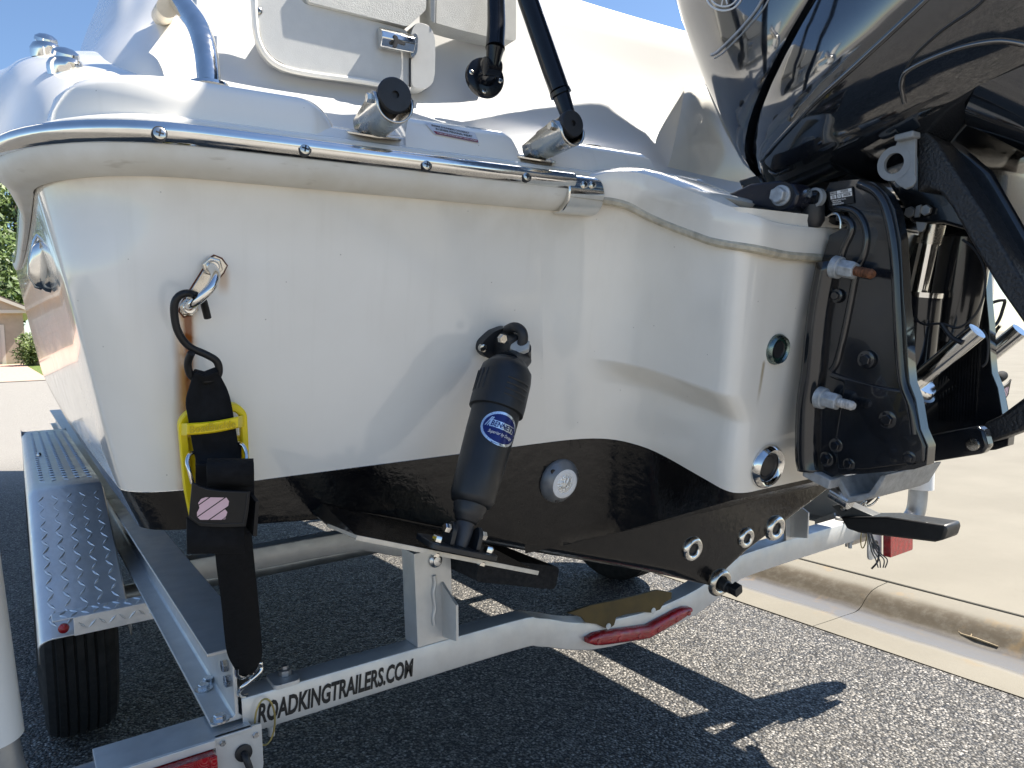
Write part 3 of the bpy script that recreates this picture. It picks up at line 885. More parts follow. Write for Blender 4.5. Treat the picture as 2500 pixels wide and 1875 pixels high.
text_mesh('ENGINE IS RUNNING CAN RESULT', 'sticker_text', BLACKP, boat, smap(.50, .0002, .0037), bold=.02)
text_mesh('IN SEVERE PERSONAL INJURY', 'sticker_text', BLACKP, boat, smap(.56, -.0042, .0043), bold=.02)
P5 = [sa + sx_ * a + sy_ * b + V((0, -.0010, 0)) for a, b in ((.14, -.0078), (1.02, -.0078), (1.02, -.0120), (.18, -.0120))]
MB().add(P5, [(0, 1, 2, 3)]).build('sticker_band', REDP, boat, smooth=False)
text_mesh('TURN OFF ENGINE BEFORE USING LADDER', 'sticker_text', WHITE, boat, smap(.60, -.0100, .0031, .0016))

# ------------------------------------------------------------------ fittings through the hull
DKBLUE = simple('dark_bore', (.01, .012, .02), .4)
def thru(p, n, r, hole, name='thru_hull', m=None, inner=None, n_=36):
    n = V(n).normalized()
    t = MB().lathe(p, n, [(-.004, r), (.001, r), (r * .16, r * .95), (r * .28, r * .84), (r * .30, (r + hole) / 2 * 1.02), (r * .22, hole * 1.06), (r * .14, hole), (-.02, hole)], n_)
    t.f = [f for f in t.f if len(f) <= 4]
    o = t.build(name, m or CHR, boat, angle=70)
    MB().lathe(p, n, [(.0015, hole), (.0016, .0001)], n_).build('bore', inner or DKBLUE, o)
    MB().lathe(p, n, [(.0017, hole * .80), (.003, hole * .78), (.0022, hole * .72), (.0018, hole*.7)], n_).build('bore_ring', RUB, o)
    return o
PODN = TN
def PA(px, py, off=0): return PP(px, py, V((0, YA(1.1), 1.1)) + TN * off, TN)
thru(PA(1872, 1138, .002), TN, .0345, .0215)
GREEN = simple('green_bore', (.008, .035, .028), .35)
thru(PA(1898, 853, .002), TN, .0225, .0165, 'well_drain', m_chrome('green_tarnish', (.20, .26, .25), .25), GREEN)
thru(T(1690, 1340, .001), TN, .0255, .0125); thru(T(1821, 1313, .001), TN, .0225, .0105); thru(T(1892, 1289, .001), TN, .0285, .0135)
dp = T(1757, 1422, .001)
o = thru(dp, TN, .030, .016, 'garboard_drain', STEEL)
MB().lathe(dp, TN, [(0, .013), (.020, .013), (.022, .0105), (.030, .0105), (.031, .001)], 20).build('drain_plug', RUB, o)
tb = dp + TN * .030; sd = V((1, 0, .35)).normalized(); upb = sd.cross(TN).normalized()
MB().prism(rnd([tb - sd*.006 - upb*.010, tb + sd*.016 - upb*.010, tb + sd*.016 + upb*.010, tb - sd*.006 + upb*.010], .004), TN * .016).build('plug_handle', RUB, o, bevel=.003)
# oval vent on the hull side
vp = PX(118, 628, .047)
o = MB().lathe(vp + V((.006, 0, 0)), (-1, -.12, .1), [(0, .050), (.006, .049), (.018, .040), (.026, .02), (.028, .001)], 30, sx=.42, up=(0, -.25, 1)).build('hull_vent', CHR, boat, angle=70)
MB().lathe(vp + V((-.006, -.03, -.012)), (-1, -.4, .1), [(0, .036), (.008, .034), (.018, .02), (.020, .001)], 26, sx=.3, up=(0, -.25, 1)).build('vent_hood', CHR, o, angle=70)
# underwater lamp
LG = simple('grey_bezel', (.20, .215, .235), .35, metal=.3, var=.1); LW = simple('lamp_ring', (.82, .84, .86), .35, var=.05)
lp = T(1366, 1174, .002); lpv = T(1372, 1177, .012)
o = MB().lathe(lp, TN, [(-.002, .0375), (0, .0375), (.005, .0355), (.013, .026), (.0145, .0235), (.0145, .001)], 44).build('underwater_lamp', LG, boat, angle=60)
MB().lathe(lp, TN, [(.0147, .0245), (.0152, .0235), (.0152, .0175), (.0135, .016)], 40).build('lens_ring', LW, o)
GLS = NT('lens_glass'); GLS.set(Base_Color=(.90, .92, .92), Roughness=.05, Metallic=.5); 
GLS.set(Normal=GLS.bump(GLS.noise(190, 2), 1.0, .006)); GLS = GLS.m
MB().lathe(lp, TN, [(.0136, .0172), (.016, .014), (.0175, .008), (.018, .001)], 30).build('lens', GLS, o)
uu = TN.orthogonal().normalized(); vv = TN.cross(uu)
for a in (30, 150, 270):
    q = lp + TN * .0085 + (uu * math.cos(R(a)) + vv * math.sin(R(a))) * .030
    MB().lathe(q, TN, [(-.003, .0042), (.0008, .0042), (.001, .001)], 14).build('lamp_screw', RUB, o)

# ------------------------------------------------------------------ stern eye
pl = [T(*p, .003) for p in ((519, 625), (543, 640), (552, 651), (541, 668), (452, 772), (440, 762), (434, 755), (505, 640))]
pl = [T(a, b, 0) for a, b in ((513, 630), (522, 624), (540, 632), (553, 649), (545, 664), (462, 768), (448, 772), (438, 760), (440, 748))]
o = MB().prism(pl, TN * .0035).build('stern_eye', STEEL, boat, bevel=.0008)
RUST = simple('rust', (.16, .05, .02), .9, var=.5, vs=200)
pr = [T(a, b, 0) for a, b in ((512, 627), (522, 621), (542, 629), (556, 648), (547, 667), (464, 772), (447, 776), (435, 761), (437, 746))]
MB().prism(pr, TN * .0012).build('rust_edge', RUST, o)
ub = [T(518, 652, -.002), T(519, 655, .022), T(526, 672, .040), T(516, 700, .050), T(490, 727, .050), T(468, 744, .042), T(462, 748, .022), T(461, 749, 0)]
UB = cr(ub, 7)
MB().tube(UB, .0052, 16).build('eye_bar', CHR, o)
for a, b, r_ in ((517, 650, .0115), (460, 750, .0105)):
    q = T(a, b, .0035); MB().hexa(q, TN, r_, .006).build('eye_nut', STEEL, o, bevel=.0008); MB().lathe(q, TN, [(.006, .0075), (.0075, .007), (.009, .0055)], 18).build('eye_collar', CHR, o)

# ------------------------------------------------------------------ trim tab
te_l = PY(870, 1309, .775); te_r = PY(1314, 1396, .775)
hl = V((te_l.x + .02, 0, te_l.z + .006)); hl.y = YT(hl.z) - .004; hr = V((te_r.x, 0, te_r.z + .012)); hr.y = YT(hr.z) - .004
tabn = (te_r - te_l).cross(hl - te_l).normalized(); tabn = tabn if tabn.z > 0 else -tabn
kl = PY(800, 1281, .86); kl2 = kl + V((.01, .11, .0))
tab = MB().add([te_l, te_r, hr, hl], [(0, 1, 2, 3)]).add([te_l, hl, kl2, kl], [(0, 1, 2, 3)]).build('trim_tab', BLK, boat, smooth=False, solid=.0035)
edgem = simple('bare_edge', (.62, .58, .50), .5, metal=.3)
def strip3(a, b, t, wd, name, m, par): 
    n = tabn
    return MB().add([a + n*.0012, b + n*.0012, b - n*t, a - n*t, a + n*.0012 + wd, b + n*.0012 + wd, b - n*t + wd, a - n*t + wd], [(0,1,2,3),(7,6,5,4),(0,4,5,1),(3,2,6,7),(0,3,7,4),(1,5,6,2)]).build(name, m, par, smooth=False)
strip3(te_l + V((0, -.0015, 0)), te_r + V((0, -.0015, 0)), .0042, V((0, .0025, 0)), 'tab_edge', edgem, tab)
strip3(kl + V((0, -.0015, 0)), te_l + V((0, -.0015, 0)), .0028, V((0, .0025, 0)), 'tab_edge', edgem, tab)
# actuator
foot = PP(1118, 1345, te_l + tabn * .004, tabn)
top = T(1252, 852, .062)
axs = (foot - top).normalized(); Lx = (foot - top).length
def aprof(l): return [(d * Lx, r) for d, r in l]
cz = lambda px, py: ((PP(px, py, top, axs.cross((top - EYE)).normalized().cross(axs).normalized()) - top).dot(axs))
toeye = (EYE - top); toeye = (toeye - axs * toeye.dot(axs)).normalized(); sidev = axs.cross(toeye).normalized()
def along(py):
    """distance along the axis seen at image height py"""
    lo, hi = -.1, Lx + .05
    for _ in range(40):
        mid = (lo + hi) / 2; q = top + axs * mid; c = M3.transposed() @ (q - EYE)
        y = 937.5 + F0 * c.y / c.z
        if y < py: lo = mid
        else: hi = mid
    return lo
PL2 = simple('actuator_nylon', (.013, .015, .018), .42, var=.15, vs=50, bump=.1, bs=300)
a_ = along
act = MB().lathe(top, axs, [(a_(880), .012), (a_(884), .024), (a_(905), .0345), (a_(925), .0365), (a_(985), .0375), (a_(1004), .0370), (a_(1006), .0335)], 40).build('actuator', PL2, boat, angle=60)
MB().lathe(top, axs, [(a_(1000), .0330), (a_(1060), .0325), (a_(1150), .0305), (a_(1215), .0290), (a_(1230), .0255), (a_(1233), .0205)], 40).build('actuator_cylinder', PL2, act, angle=60)
MB().lathe(top, axs, [(a_(1228), .0215), (a_(1240), .0215), (a_(1248), .0195), (a_(1256), .0195), (a_(1262), .0165), (a_(1272), .0150), (a_(1276), .0125)], 32).build('actuator_collar', PLAS, act, angle=60)
MB().lathe(top, axs, [(a_(1268), .0115), (a_(1300), .0120), (a_(1335), .0100), (a_(1340), .006)], 20).build('actuator_rod', simple('grey_nylon', (.035, .038, .045), .5), act)
# moulded ribs on the collar
def cyl(h, ang, r): return top + axs * h + (toeye * math.cos(ang) + sidev * math.sin(ang)) * r
for sgn in (1, -1):
    for i, py in enumerate((940, 953, 966, 979)):
        a0 = -1 * sgn * .15
        if sgn > 0: pts = [cyl(a_(py) , -.10 - k * .12, .0372) for k in range(9)]
        else:
            an = .75 + i * .22; pts = [cyl(a_(925) + (a_(975) - a_(925)) * k / 6, an, .0370) for k in range(7)]
        MB().tube(pts, .0011, 6).build('grip_rib', PL2, act)
# neck, nut and hose
neck = T(1272, 872, .052); nk2 = T(1270, 850, .060)
MB().tube([top + axs * a_(895), neck, nk2], [.022, .0165, .0155], 20).build('actuator_neck', PL2, act)
MB().hexa(nk2, (nk2 - neck).normalized(), .0150, .008).build('hose_nut', simple('white_nut', (.42, .43, .42), .6), act, bevel=.0008)
MB().tube(cr([nk2, T(1277, 828, .062), T(1273, 808, .058), T(1258, 799, .046), T(1243, 803, .03), T(1236, 810, .004)], 6), .0072, 14).build('hose', RUB, act)
# upper mounting bracket
mo = [T(a, b, 0) for a, b in ((1160, 852), (1163, 832), (1190, 806), (1222, 794), (1246, 800), (1262, 822), (1264, 850), (1240, 872), (1200, 874), (1172, 868))]
ub_ = MB().prism(rnd(mo, .006, 3), TN * .016).build('upper_mount', PL2, act, bevel=.004, seg=3)
MB().prism(rnd([T(a, b, .016) for a, b in ((1205, 868), (1208, 822), (1232, 804), (1250, 812), (1254, 860), (1240, 885))], .005, 3), TN * .040).build('mount_lug', PL2, ub_, bevel=.005, seg=3)
MB().hexa(T(1224, 826, .056), TN, .0068, .006).build('pivot_bolt', STEEL, ub_)
for px, py in ((1181, 850), (1239, 806)): screw(T(px, py, .0165), TN, .0058, ub_)
# foot bracket
ex = (te_r - te_l).normalized(); ey = tabn.cross(ex).normalized(); ey = ey if ey.y > 0 else -ey
def fp(a, b, c): return foot + ex * a + ey * b + tabn * c
MB().prism(rnd([fp(-.050, -.022, 0), fp(.050, -.022, 0), fp(.050, .03, 0), (fp(-.050, .03, 0))], .012, 4), tabn * .007).build('foot_bracket', PL2, act, bevel=.002)
for s_ in (-1, 1):
    x_ = s_ * .0165
    MB().prism(rnd([fp(x_, -.014, .006), fp(x_, -.011, .028), fp(x_, -.002, .036), fp(x_, .007, .028), fp(x_, .012, .006)], .005, 3), ex * .006 * s_).build('foot_lug', PL2, act, bevel=.001)
    MB().hexa(fp(s_ * .024, -.003, .025), ex * s_, .006, .007).build('foot_bolt', CHR, act)
    MB().hexa(fp(s_ * .038, -.008, .008), tabn, .0066, .007).build('foot_bolt', CHR, act)
    MB().hexa(fp(s_ * .034, -.008, -.010), tabn, .006, .005).build('foot_nut', STEEL, act)
# its oval label, wrapped on the cylinder
SIL = m_chrome('silver_foil', (.80, .84, .90), .25); NAVY = simple('navy_foil', (.012, .022, .14), .25, metal=.3, var=.1)
hc = (a_(1022) + a_(1092)) / 2; RC = .0328
def lab(ax_, by, r=RC, a0=None):
    """ax_: metres round the cylinder (to the right), by: metres up"""
    an = LA0 - ax_ / RC
    return cyl(hc - by, an, r)
LA0 = -.42
def ell(ra, rb, r, name, m, n=40, rings=5):
    vs = []; fs = []
    for j in range(rings + 1):
        for k in range(n):
            t = 2 * math.pi * k / n; vs.append(lab(ra * j / rings * math.cos(t), rb * j / rings * math.sin(t), r))
    for j in range(rings):
        for k in range(n): fs.append((j*n+k, j*n+(k+1)%n, (j+1)*n+(k+1)%n, (j+1)*n+k))
    return obj(name, vs, fs, m, act)
ell(.0285, .0225, RC + .0002, 'maker_label', SIL)
ell(.0255, .0190, RC + .0005, 'label_field', NAVY)
def ring_seg(pts, r, name, m): 
    return obj(name, [lab(a, b, r) for a, b in pts], [tuple(range(len(pts)))], m, act, smooth=False)
for i in range(8):
    x0 = -.0175 + i * .0045
    ring_seg([(x0, -.0010), (x0 + .0045, -.0010), (x0 + .0045, .0085), (x0, .0085)], RC + .0008, 'label_band', SIL)
text_mesh('BENNETT', 'label_text', NAVY, act, lambda a, b: lab(a * .0100 + .001, b * .0100 + .0034, RC + .0012), shear=.25, bold=.02, xs=.80)
text_mesh('Superior by Design', 'label_text', WHITE, act, lambda a, b: lab(a * .0046 + .0005, b * .0062 - .0075, RC + .0009), shear=.45, xs=1.0)
text_mesh('Bennett Marine', 'label_text', NAVY, act, lambda a, b: lab(a * .0032, b * .0030 - .0205, RC + .0009))
for k in range(2):
    q = [(-.0235 + k*.003, -.001), (-.0222 + k*.003, -.001), (-.0150 + k*.002, .0120), (-.0165 + k*.002, .0120)]
    ring_seg(q, RC + .0008, 'label_mark', SIL)
# ------------------------------------------------------------------ TRAILER
MIR = [False]
_obj = obj
def obj(name, verts, faces, m, parent=None, **k):
    if MIR[0]: verts = [mir(v) for v in verts]
    return _obj(name, verts, faces, m, parent, **k)
trl = empty('boat_trailer', (CX, 2.6, 0), 'aluminium boat trailer with tread plate fenders and black lettering on its rear crossmember', 'trailer')
TYRE = simple('tyre_rubber', (.007, .007, .0075), .8, var=.25, vs=40, bump=.2, bs=250)
PLATE = NT('tread_plate_aluminium')
PLATE.set(Base_Color=PLATE.ramp(PLATE.noise(14, 6, .65), [(.3, (.82, .81, .79)), (.7, (.92, .91, .89))]), Metallic=.55, Roughness=PLATE.rng(PLATE.noise(30, 5), .3, .7, .30, .44))
PLATE.set(Normal=PLATE.bump(PLATE.noise(12, 3), .35, .01)); PLATE = PLATE.m
REDL = NT('red_lens')
vo = REDL.n('ShaderNodeTexVoronoi'); vo.inputs['Scale'].default_value = 42; REDL.l(REDL.pos(), vo.inputs['Vector'])
sinr = REDL.math('SINE', REDL.math('MULTIPLY', vo.outputs['Distance'], 60))
REDL.set(Base_Color=REDL.ramp(vo.outputs['Distance'], [(0, (.12, .0, .004)), (.12, (.50, .006, .014)), (.6, (.33, .003, .010))]), Roughness=.12, Coat_Weight=.6)
REDL.set(Normal=REDL.bump(sinr, .3, .001)); REDL = REDL.m
PVC = simple('white_pvc', (.86, .86, .84), .32, var=.03, vs=8)
GALV = simple('galvanised_steel', (.36, .37, .38), .42, metal=.75, var=.2, vs=18)
XR = .221
def ibeam(x0, w_, z0, z1, y0, y1, tf=.006, tw=.006):
    xc = x0 + w_ / 2; a, b = tw / 2, w_ / 2
    pr = [(-b, z0), (b, z0), (b, z0+tf), (a+.004, z0+tf), (a, z0+tf+.004), (a, z1-tf-.004), (a+.004, z1-tf), (b, z1-tf), (b, z1), (-b, z1), (-b, z1-tf), (-a-.004, z1-tf), (-a, z1-tf-.004), (-a, z0+tf+.004), (-a-.004, z0+tf), (-b, z0+tf)]
    return MB().prism([V((xc + p, y0, q)) for p, q in pr], (0, y1 - y0, 0))
CMZ = [(.268, .478), (.776, .476), (.86, .466), (.946, .436), (1.03, .418), (1.166, .408), (1.30, .418), (1.38, .436), (1.47, .466), (1.56, .477), (2.07, .480)]
def crossmember(y, dz=0, h=.062, d=.052):
    mb = MB(); rows = []
    P = cr([V((x, 0, z)) for x, z in CMZ], 4)
    b = .004
    for p in P:
        z0, z1 = p.z + dz, p.z + dz + h
        rows.append([V((p.x, y, z0 + b)), V((p.x, y, z1 - b)), V((p.x, y + b*.3, z1 - b*.3)), V((p.x, y + b, z1)), V((p.x, y + d - b, z1)), V((p.x, y + d, z1 - b)), V((p.x, y + d, z0 + b)), V((p.x, y + d - b, z0)), V((p.x, y + b, z0)), V((p.x, y + b*.3, z0 + b*.3)), V((p.x, y, z0 + b))])
    return mb.grid(rows)
cm = crossmember(1.2).build('crossmember', ALU, trl, angle=40)
crossmember(2.09).build('crossmember', ALU, trl, angle=40); crossmember(4.4).build('crossmember', ALU, trl, angle=40)
text_mesh('ROADKINGTRAILERS.COM', 'lettering', BLACKP, cm, lambda a, b: V((.2900 + a * .0350, 1.1992, .5045 + b * .0440)), shear=.22, bold=.035, xs=.672, space=.99, align='LEFT')
def tread(mb_pts, name, par, x0, x1, prof, pitch=.0285):
    """tread lozenges on a strip: prof is a polyline of (y, z); joined as one relief"""
    vs = MB(); 
    for (y0, z0), (y1, z1) in zip(prof, prof[1:]):
        d = V((0, y1 - y0, z1 - z0)); L = d.length; d.normalize(); n = V((1, 0, 0)).cross(d).normalized(); n = n if n.z > 0 or (abs(n.z) < .3 and n.y < 0) else -n
        ny = int(L / pitch); nx = int((x1 - x0) / pitch)
        for i in range(ny):
            for j in range(nx):
                c = V((x0 + (j + .5) * (x1 - x0) / nx, y0, z0)) + d * ((i + .5) * L / ny)
                s_ = 1 if (i + j) % 2 else -1
                u = (V((1, 0, 0)) * .62 + d * s_).normalized(); v = n.cross(u)
                a, w_, h = .0155, .0040, .0024
                vs.add([c - u*a, c + v*w_, c + u*a, c - v*w_, c + n*h - u*a*.45, c + n*h + u*a*.45], [(0, 1, 4), (1, 5, 4), (1, 2, 5), (2, 3, 5), (3, 4, 5), (3, 0, 4)])
    o = obj(name, vs.v, vs.f, PLATE, par, smooth=False); o['kind'] = 'stuff'; return o
def fender():
    P = cr([V((0, 1.965, .448)), V((0, 2.01, .474)), V((0, 2.26, .600)), V((0, 2.46, .698)), V((0, 2.56, .716)), V((0, 2.85, .716)), V((0, 3.6, .716)), V((0, 4.35, .716)), V((0, 4.45, .69)), V((0, 4.9, .50))], 5)
    rows = []
    for i, p in enumerate(P):
        t = (P[min(i+1, len(P)-1)] - P[max(i-1, 0)]).normalized(); n = V((0, -t.z, t.y))
        sec = [(.004, -.085)] + [(.004 + .030 * (1 - math.cos(R(a))), -.030 + .030 * math.sin(R(a))) for a in (0, 18, 36, 54, 72, 90)] + [(.10, 0), (.180, 0), (.193, -.004), (.197, -.015), (.197, -.05)]
        rows.append([V((x, p.y, p.z)) + n * d for x, d in sec])
    f = MB().grid(rows).build('fender', PLATE, trl, solid=.003, angle=50)
    tread(None, 'tread_pattern', f, .020, .190, [(1.99, .4645), (2.255, .5985), (2.46, .6985)])
    tread(None, 'tread_pattern', f, .030, .186, [(2.60, .7167), (4.3, .7167)])
    MB().lathe(V((.055, 3.3, .717)), (0, 0, 1), [(0, .008), (.006, .008), (.012, .005), (.013, .001)], 12).build('rivet', ZINC, f)
    # step angle across the bottom of the fender
    a = MB().box((.034, 1.925, .498), (.275, 1.985, .502)).build('step', PLATE, trl, smooth=False, bevel=.0015)
    MB().box((.075, 1.9225, .458), (.275, 1.9265, .5015)).build('step_face', PLATE, a, smooth=False, bevel=.0012)
    tread(None, 'tread_pattern', a, .045, .265, [(1.93, .5022), (1.98, .5022)], .021)
    # relief on the face
    vs = MB()
    for j in range(9):
        c = V((.092 + j * .0205, 1.9222, .480)); s_ = 1 if j % 2 else -1
        u = V((1, 0, s_)).normalized(); v = V((s_ * -1, 0, 1)).normalized(); n = V((0, -1, 0))
        vs.add([c - u*.0125, c + v*.003, c + u*.0125, c - v*.003, c + n*.0016 - u*.005, c + n*.0016 + u*.005], [(0, 1, 4), (1, 5, 4), (1, 2, 5), (2, 3, 5), (3, 4, 5), (3, 0, 4)])
    o = obj('tread_pattern', vs.v, vs.f, PLATE, a, smooth=False); o['kind'] = 'stuff'
    mk = MB().lathe(V((.056, 1.930, .480)), (-.25, -1, 0), [(0, .011), (.006, .011), (.010, .007), (.012, .001)], 20).build('marker_lamp', REDL, a)
def wheel(y):
    c = V((.000, y, .33)); prof = []
    Rr, W = .33, .195
    pr = [(0, .20), (.004, .215), (.012, .26), (.010, .29), (.018, .312), (.034, .3245)]
    g_ = []
    nr = 5
    for k in range(nr):
        a = .040 + k * (W - .08) / nr; b = a + (W - .08) / nr
        h = .3285 + .0015 * (1 - ((k - 2) / 2) ** 2)
        g_ += [(a, h - .006), (a + .003, h), (b - .005, h), (b - .002, h - .006)]
    pr = pr + g_ + [(W - q, r) for q, r in pr[::-1]]
    tw = MB().lathe(c, (1, 0, 0), pr, 72); tw.f = [f for f in tw.f if len(f) <= 4]
    w_ = tw.build('wheel', TYRE, trl, angle=30)
    MB().lathe(c, (1, 0, 0), [(.0, .201), (.02, .195), (.06, .19), (.07, .15), (.06, .07), (.03, .055), (.02, .001)], 40).build('rim', GALV, w_)
def rear_corner():
    ib = ibeam(XR, .080, .505, .624, 1.205, 7.4).build('frame_rail', ALU, trl, smooth=False, bevel=.0012)
    for px, py in ((510, 1665), (498, 1682), (537, 1757)):
        p = PZ(px, py, .512); MB().hexa(p, (0, 0, 1), .0095, .009).lathe(p, (0, 0, 1), [(-.001, .015), (.002, .015)], 20).build('bolt', ZINC, ib)
    for px, py in ((556, 1623), (563, 1660)):
        p = PX(px, py, .258); MB().hexa(p, (-1, 0, 0), .0105, .010).build('bolt', ZINC, ib)
    # tail lamp arm
    arm = MB().prism([V((.055, 1.198, z)) for z in (0,)] and [V((.062, 1.178, .4945)), V((.062, 1.264, .4945)), V((.062, 1.264, .4995)), V((.062, 1.178, .4995))], (.215, 0, 0)).build('lamp_arm', ALU, trl, smooth=False, bevel=.001)
    MB().box((.062, 1.258, .440), (.277, 1.264, .4944)).build('arm_web', ALU, arm, smooth=False)
    MB().box((.085, 1.1745, .486), (.2205, 1.1777, .499)).build('arm_lip', ALU, arm, smooth=False, bevel=.001)
    MB().prism(rnd([V((.2215, 1.181, .4995)), V((.292, 1.181, .4995)), V((.292, 1.181, .418)), V((.2215, 1.181, .418))], [.001, .004, .016, .001]), (0, .005, 0)).build('lamp_plate', ALU, arm, smooth=False, bevel=.001)
    L_ = MB().prism(rnd([V((.088, 1.158, .485)), V((.219, 1.158, .485)), V((.219, 1.158, .418)), V((.088, 1.158, .418))], .006), (0, .020, 0)).build('tail_lamp', REDL, trl, bevel=.002)
    MB().box((.2085, 1.1555, .420), (.2185, 1.159, .484)).build('reflector', REDL, L_, bevel=.001)
    hp = V((.262, 1.1800, .462)); gr = MB().lathe(hp, (0, -1, 0), [(0, .0135), (.004, .0130), (.005, .008)], 22).build('grommet', RUB, L_)
    MB().tube(cr([hp + V((0, .01, 0)), hp + V((.0, -.012, -.002)), hp + V((.006, -.016, -.03)), hp + V((.008, -.012, -.05 if MIR[0] else -.08)), hp + V((.016, .0, -.07 if MIR[0] else -.16))], 5), .0028 if MIR[0] else .0055, 10).build('cable', RUB, L_)
    for p in (V((.232, 1.179, .488)), V((.282, 1.179, .484))): MB().hexa(p + V((0, .002, 0)), (0, -1, 0), .005, .004).build('bolt', ZINC, arm)
    # guide post
    el = cr([V((.075, 1.225, .468)), V((.020, 1.225, .468)), V((-.022, 1.222, .480)), V((-.048, 1.216, .52)), V((-.058, 1.214, .62))], 7)
    MB().tube(el, .0285, 22).build('post_elbow', GALV, trl)
    pv = MB().lathe(V((-.060, 1.212, .578)), V((-.05, 0, 1)), [(0, .030), (0, .0405), (1.05, .0405), (1.055, .03)], 40).build('guide_post', PVC, trl)
    # strap anchor plate with washer pad
    pl_ = [PX(a, b, .298) for a, b in ((583, 1652), (604, 1640), (611, 1700), (611, 1748), (601, 1748), (586, 1706))]
    MB().prism(pl_, (.010, 0, 0)).build('anchor_plate', ALU, trl, smooth=False, bevel=.001)
    MB().prism(rnd([V((.318, 1.190, .5415)), V((.362, 1.190, .5415)), V((.362, 1.245, .5415)), V((.318, 1.245, .5415))], .010), (0, 0, .007)).build('anchor_pad', ALU, trl, bevel=.002)
    MB().lathe(V((.345, 1.222, .549)), (0, 0, 1), [(0, .0105), (.009, .0105), (.011, .006), (.016, .006)], 6).build('bolt', GALV, trl)
    cen = V((.300, 1.190, .495)); rg = [cen + V((.016 * math.cos(R(a)), -.004 * math.sin(R(a)), .040 * math.sin(R(a)))) for a in range(0, 360, 15)]
    MB().tube(rg, .0016, 8, close=True).build('wire_loop', simple('brass_wire', (.42, .34, .13), .35, metal=.6), trl)
    MB().hexa(V((.318, 1.223, .479)), (0, 0, -1), .011, .010).tube([V((.318, 1.223, .47)), V((.318, 1.223, .452))], .0055, 10).build('bolt', simple('white_oxide', (.55, .56, .56), .7, metal=.2), trl)
    fender(); wheel(2.5); wheel(3.65)
    # bunk post, gusset and carpeted bunk
    ps = MB().prism([V((x, y, .5405)) for x, y in ((.581, 1.198), (.657, 1.198), (.657, 1.206), (.589, 1.206), (.589, 1.25), (.581, 1.25))], (0, 0, .175)).build('bunk_post', ALU, trl, smooth=False, bevel=.0008)
    MB().prism([V((.640, 1.1975, .5525)), V((.640, 1.1975, .66)), V((.640, 1.150, .585)), V((.640, 1.150, .5525))], (.006, 0, 0)) 
    MB().prism([PX(a, b, .634) for a, b in ((1076, 1420), (1113, 1478), (1114, 1566), (1076, 1553))], (.005, 0, 0)).build('gusset', ALU, ps, smooth=False)
    MB().tube(cr([PY(1060, 1405 + 20 * k, 1.1965) + V((.002 * math.sin(k * 2.1), 0, 0)) for k in range(7)], 3), .0042, 8).build('weld_bead', ALU, ps)
    MB().lathe(PY(1063, 1368, 1.197), (0, -1, 0), [(0, .014), (.003, .013), (.006, .008), (.009, .008), (.010, .001)], 18).build('bolt', ZINC, ps)
    d = V((1, 0, -.30)).normalized(); up = V((.3, 0, 1)).normalized()
    bq = V((.70, 1.13, .700))
    MB().prism(rnd([bq - d*.02, bq + d * .17, bq + d * .17 - up * .045, bq - d * .02 - up * .045], .012), (0, 3.2, 0)).build('bunk', simple('bunk_carpet', (.010, .011, .014), .95, var=.4, vs=200), trl, bevel=.004)
rear_corner()
MC[:] = [1.166, 1.0]; MIR[0] = True; rear_corner(); MIR[0] = False; MC[:] = [CX, .91]
MB().tube([V((.15, 2.6, .33)), V((2.15, 2.6, .33))], .03, 12).build('axle', GALV, trl); MB().tube([V((.15, 3.75, .33)), V((2.15, 3.75, .33))], .03, 12).build('axle', GALV, trl)
# red identification lamp bar with its V bend, yellow keel pad above it
def zbar(x): return .410 + abs(x - 1.155) * .15
mb = MB()
top_, bot_ = [], []
xs_ = [.975 + (1.292 - .975) * k / 16 for k in range(17)]
rws = []
for k, x in enumerate(xs_):
    e = math.sqrt(max(0, 1 - abs((k - 8) / 8) ** 8)); c_ = zbar(x) + .017
    hh = .0155 * max(.35, e)
    rws.append([V((x, 1.1985, c_ - hh)), V((x, 1.187, c_ - hh * .95)), V((x, 1.182, c_ - hh * .6)), V((x, 1.1805, c_)), V((x, 1.182, c_ + hh * .6)), V((x, 1.187, c_ + hh * .95)), V((x, 1.1985, c_ + hh))])
mb.grid(rws); mb.f.append(list(range(7))); mb.f.append([16 * 7 + i for i in range(7)][::-1])
bar = mb.build('red_lamp_bar', REDL, trl, angle=50)
for x in (1.0, 1.06, 1.12, 1.18, 1.24, 1.28): MB().lathe(V((x, 1.1812, zbar(x) + .014)), (0, -1, 0), [(0, .006), (.0016, .005), (.002, .001)], 14).build('lamp_dome', REDL, bar)
OLIVE = simple('yellow_keel_pad', (.065, .042, .004), .45, var=.25, vs=30)
ko = [(1385, 1497), (1440, 1478), (1500, 1466), (1560, 1452), (1605, 1440), (1640, 1446), (1640, 1462), (1622, 1472), (1612, 1488), (1590, 1496), (1570, 1494), (1530, 1500), (1505, 1508), (1500, 1526), (1486, 1536), (1470, 1530), (1458, 1524), (1430, 1520), (1420, 1507)]
kp = MB().prism([PY(a, b, 1.193) for a, b in ko], (0, .006, 0)).build('keel_pad', OLIVE, trl, smooth=False, bevel=.001)
for px, py in ((1485, 1529), (1595, 1491)): MB().lathe(PY(px, py, 1.1925), (0, -1, 0), [(0, .0068), (.001, .0068), (.002, .004)], 20).build('rivet', simple('white_washer', (.68, .68, .66), .5), kp)

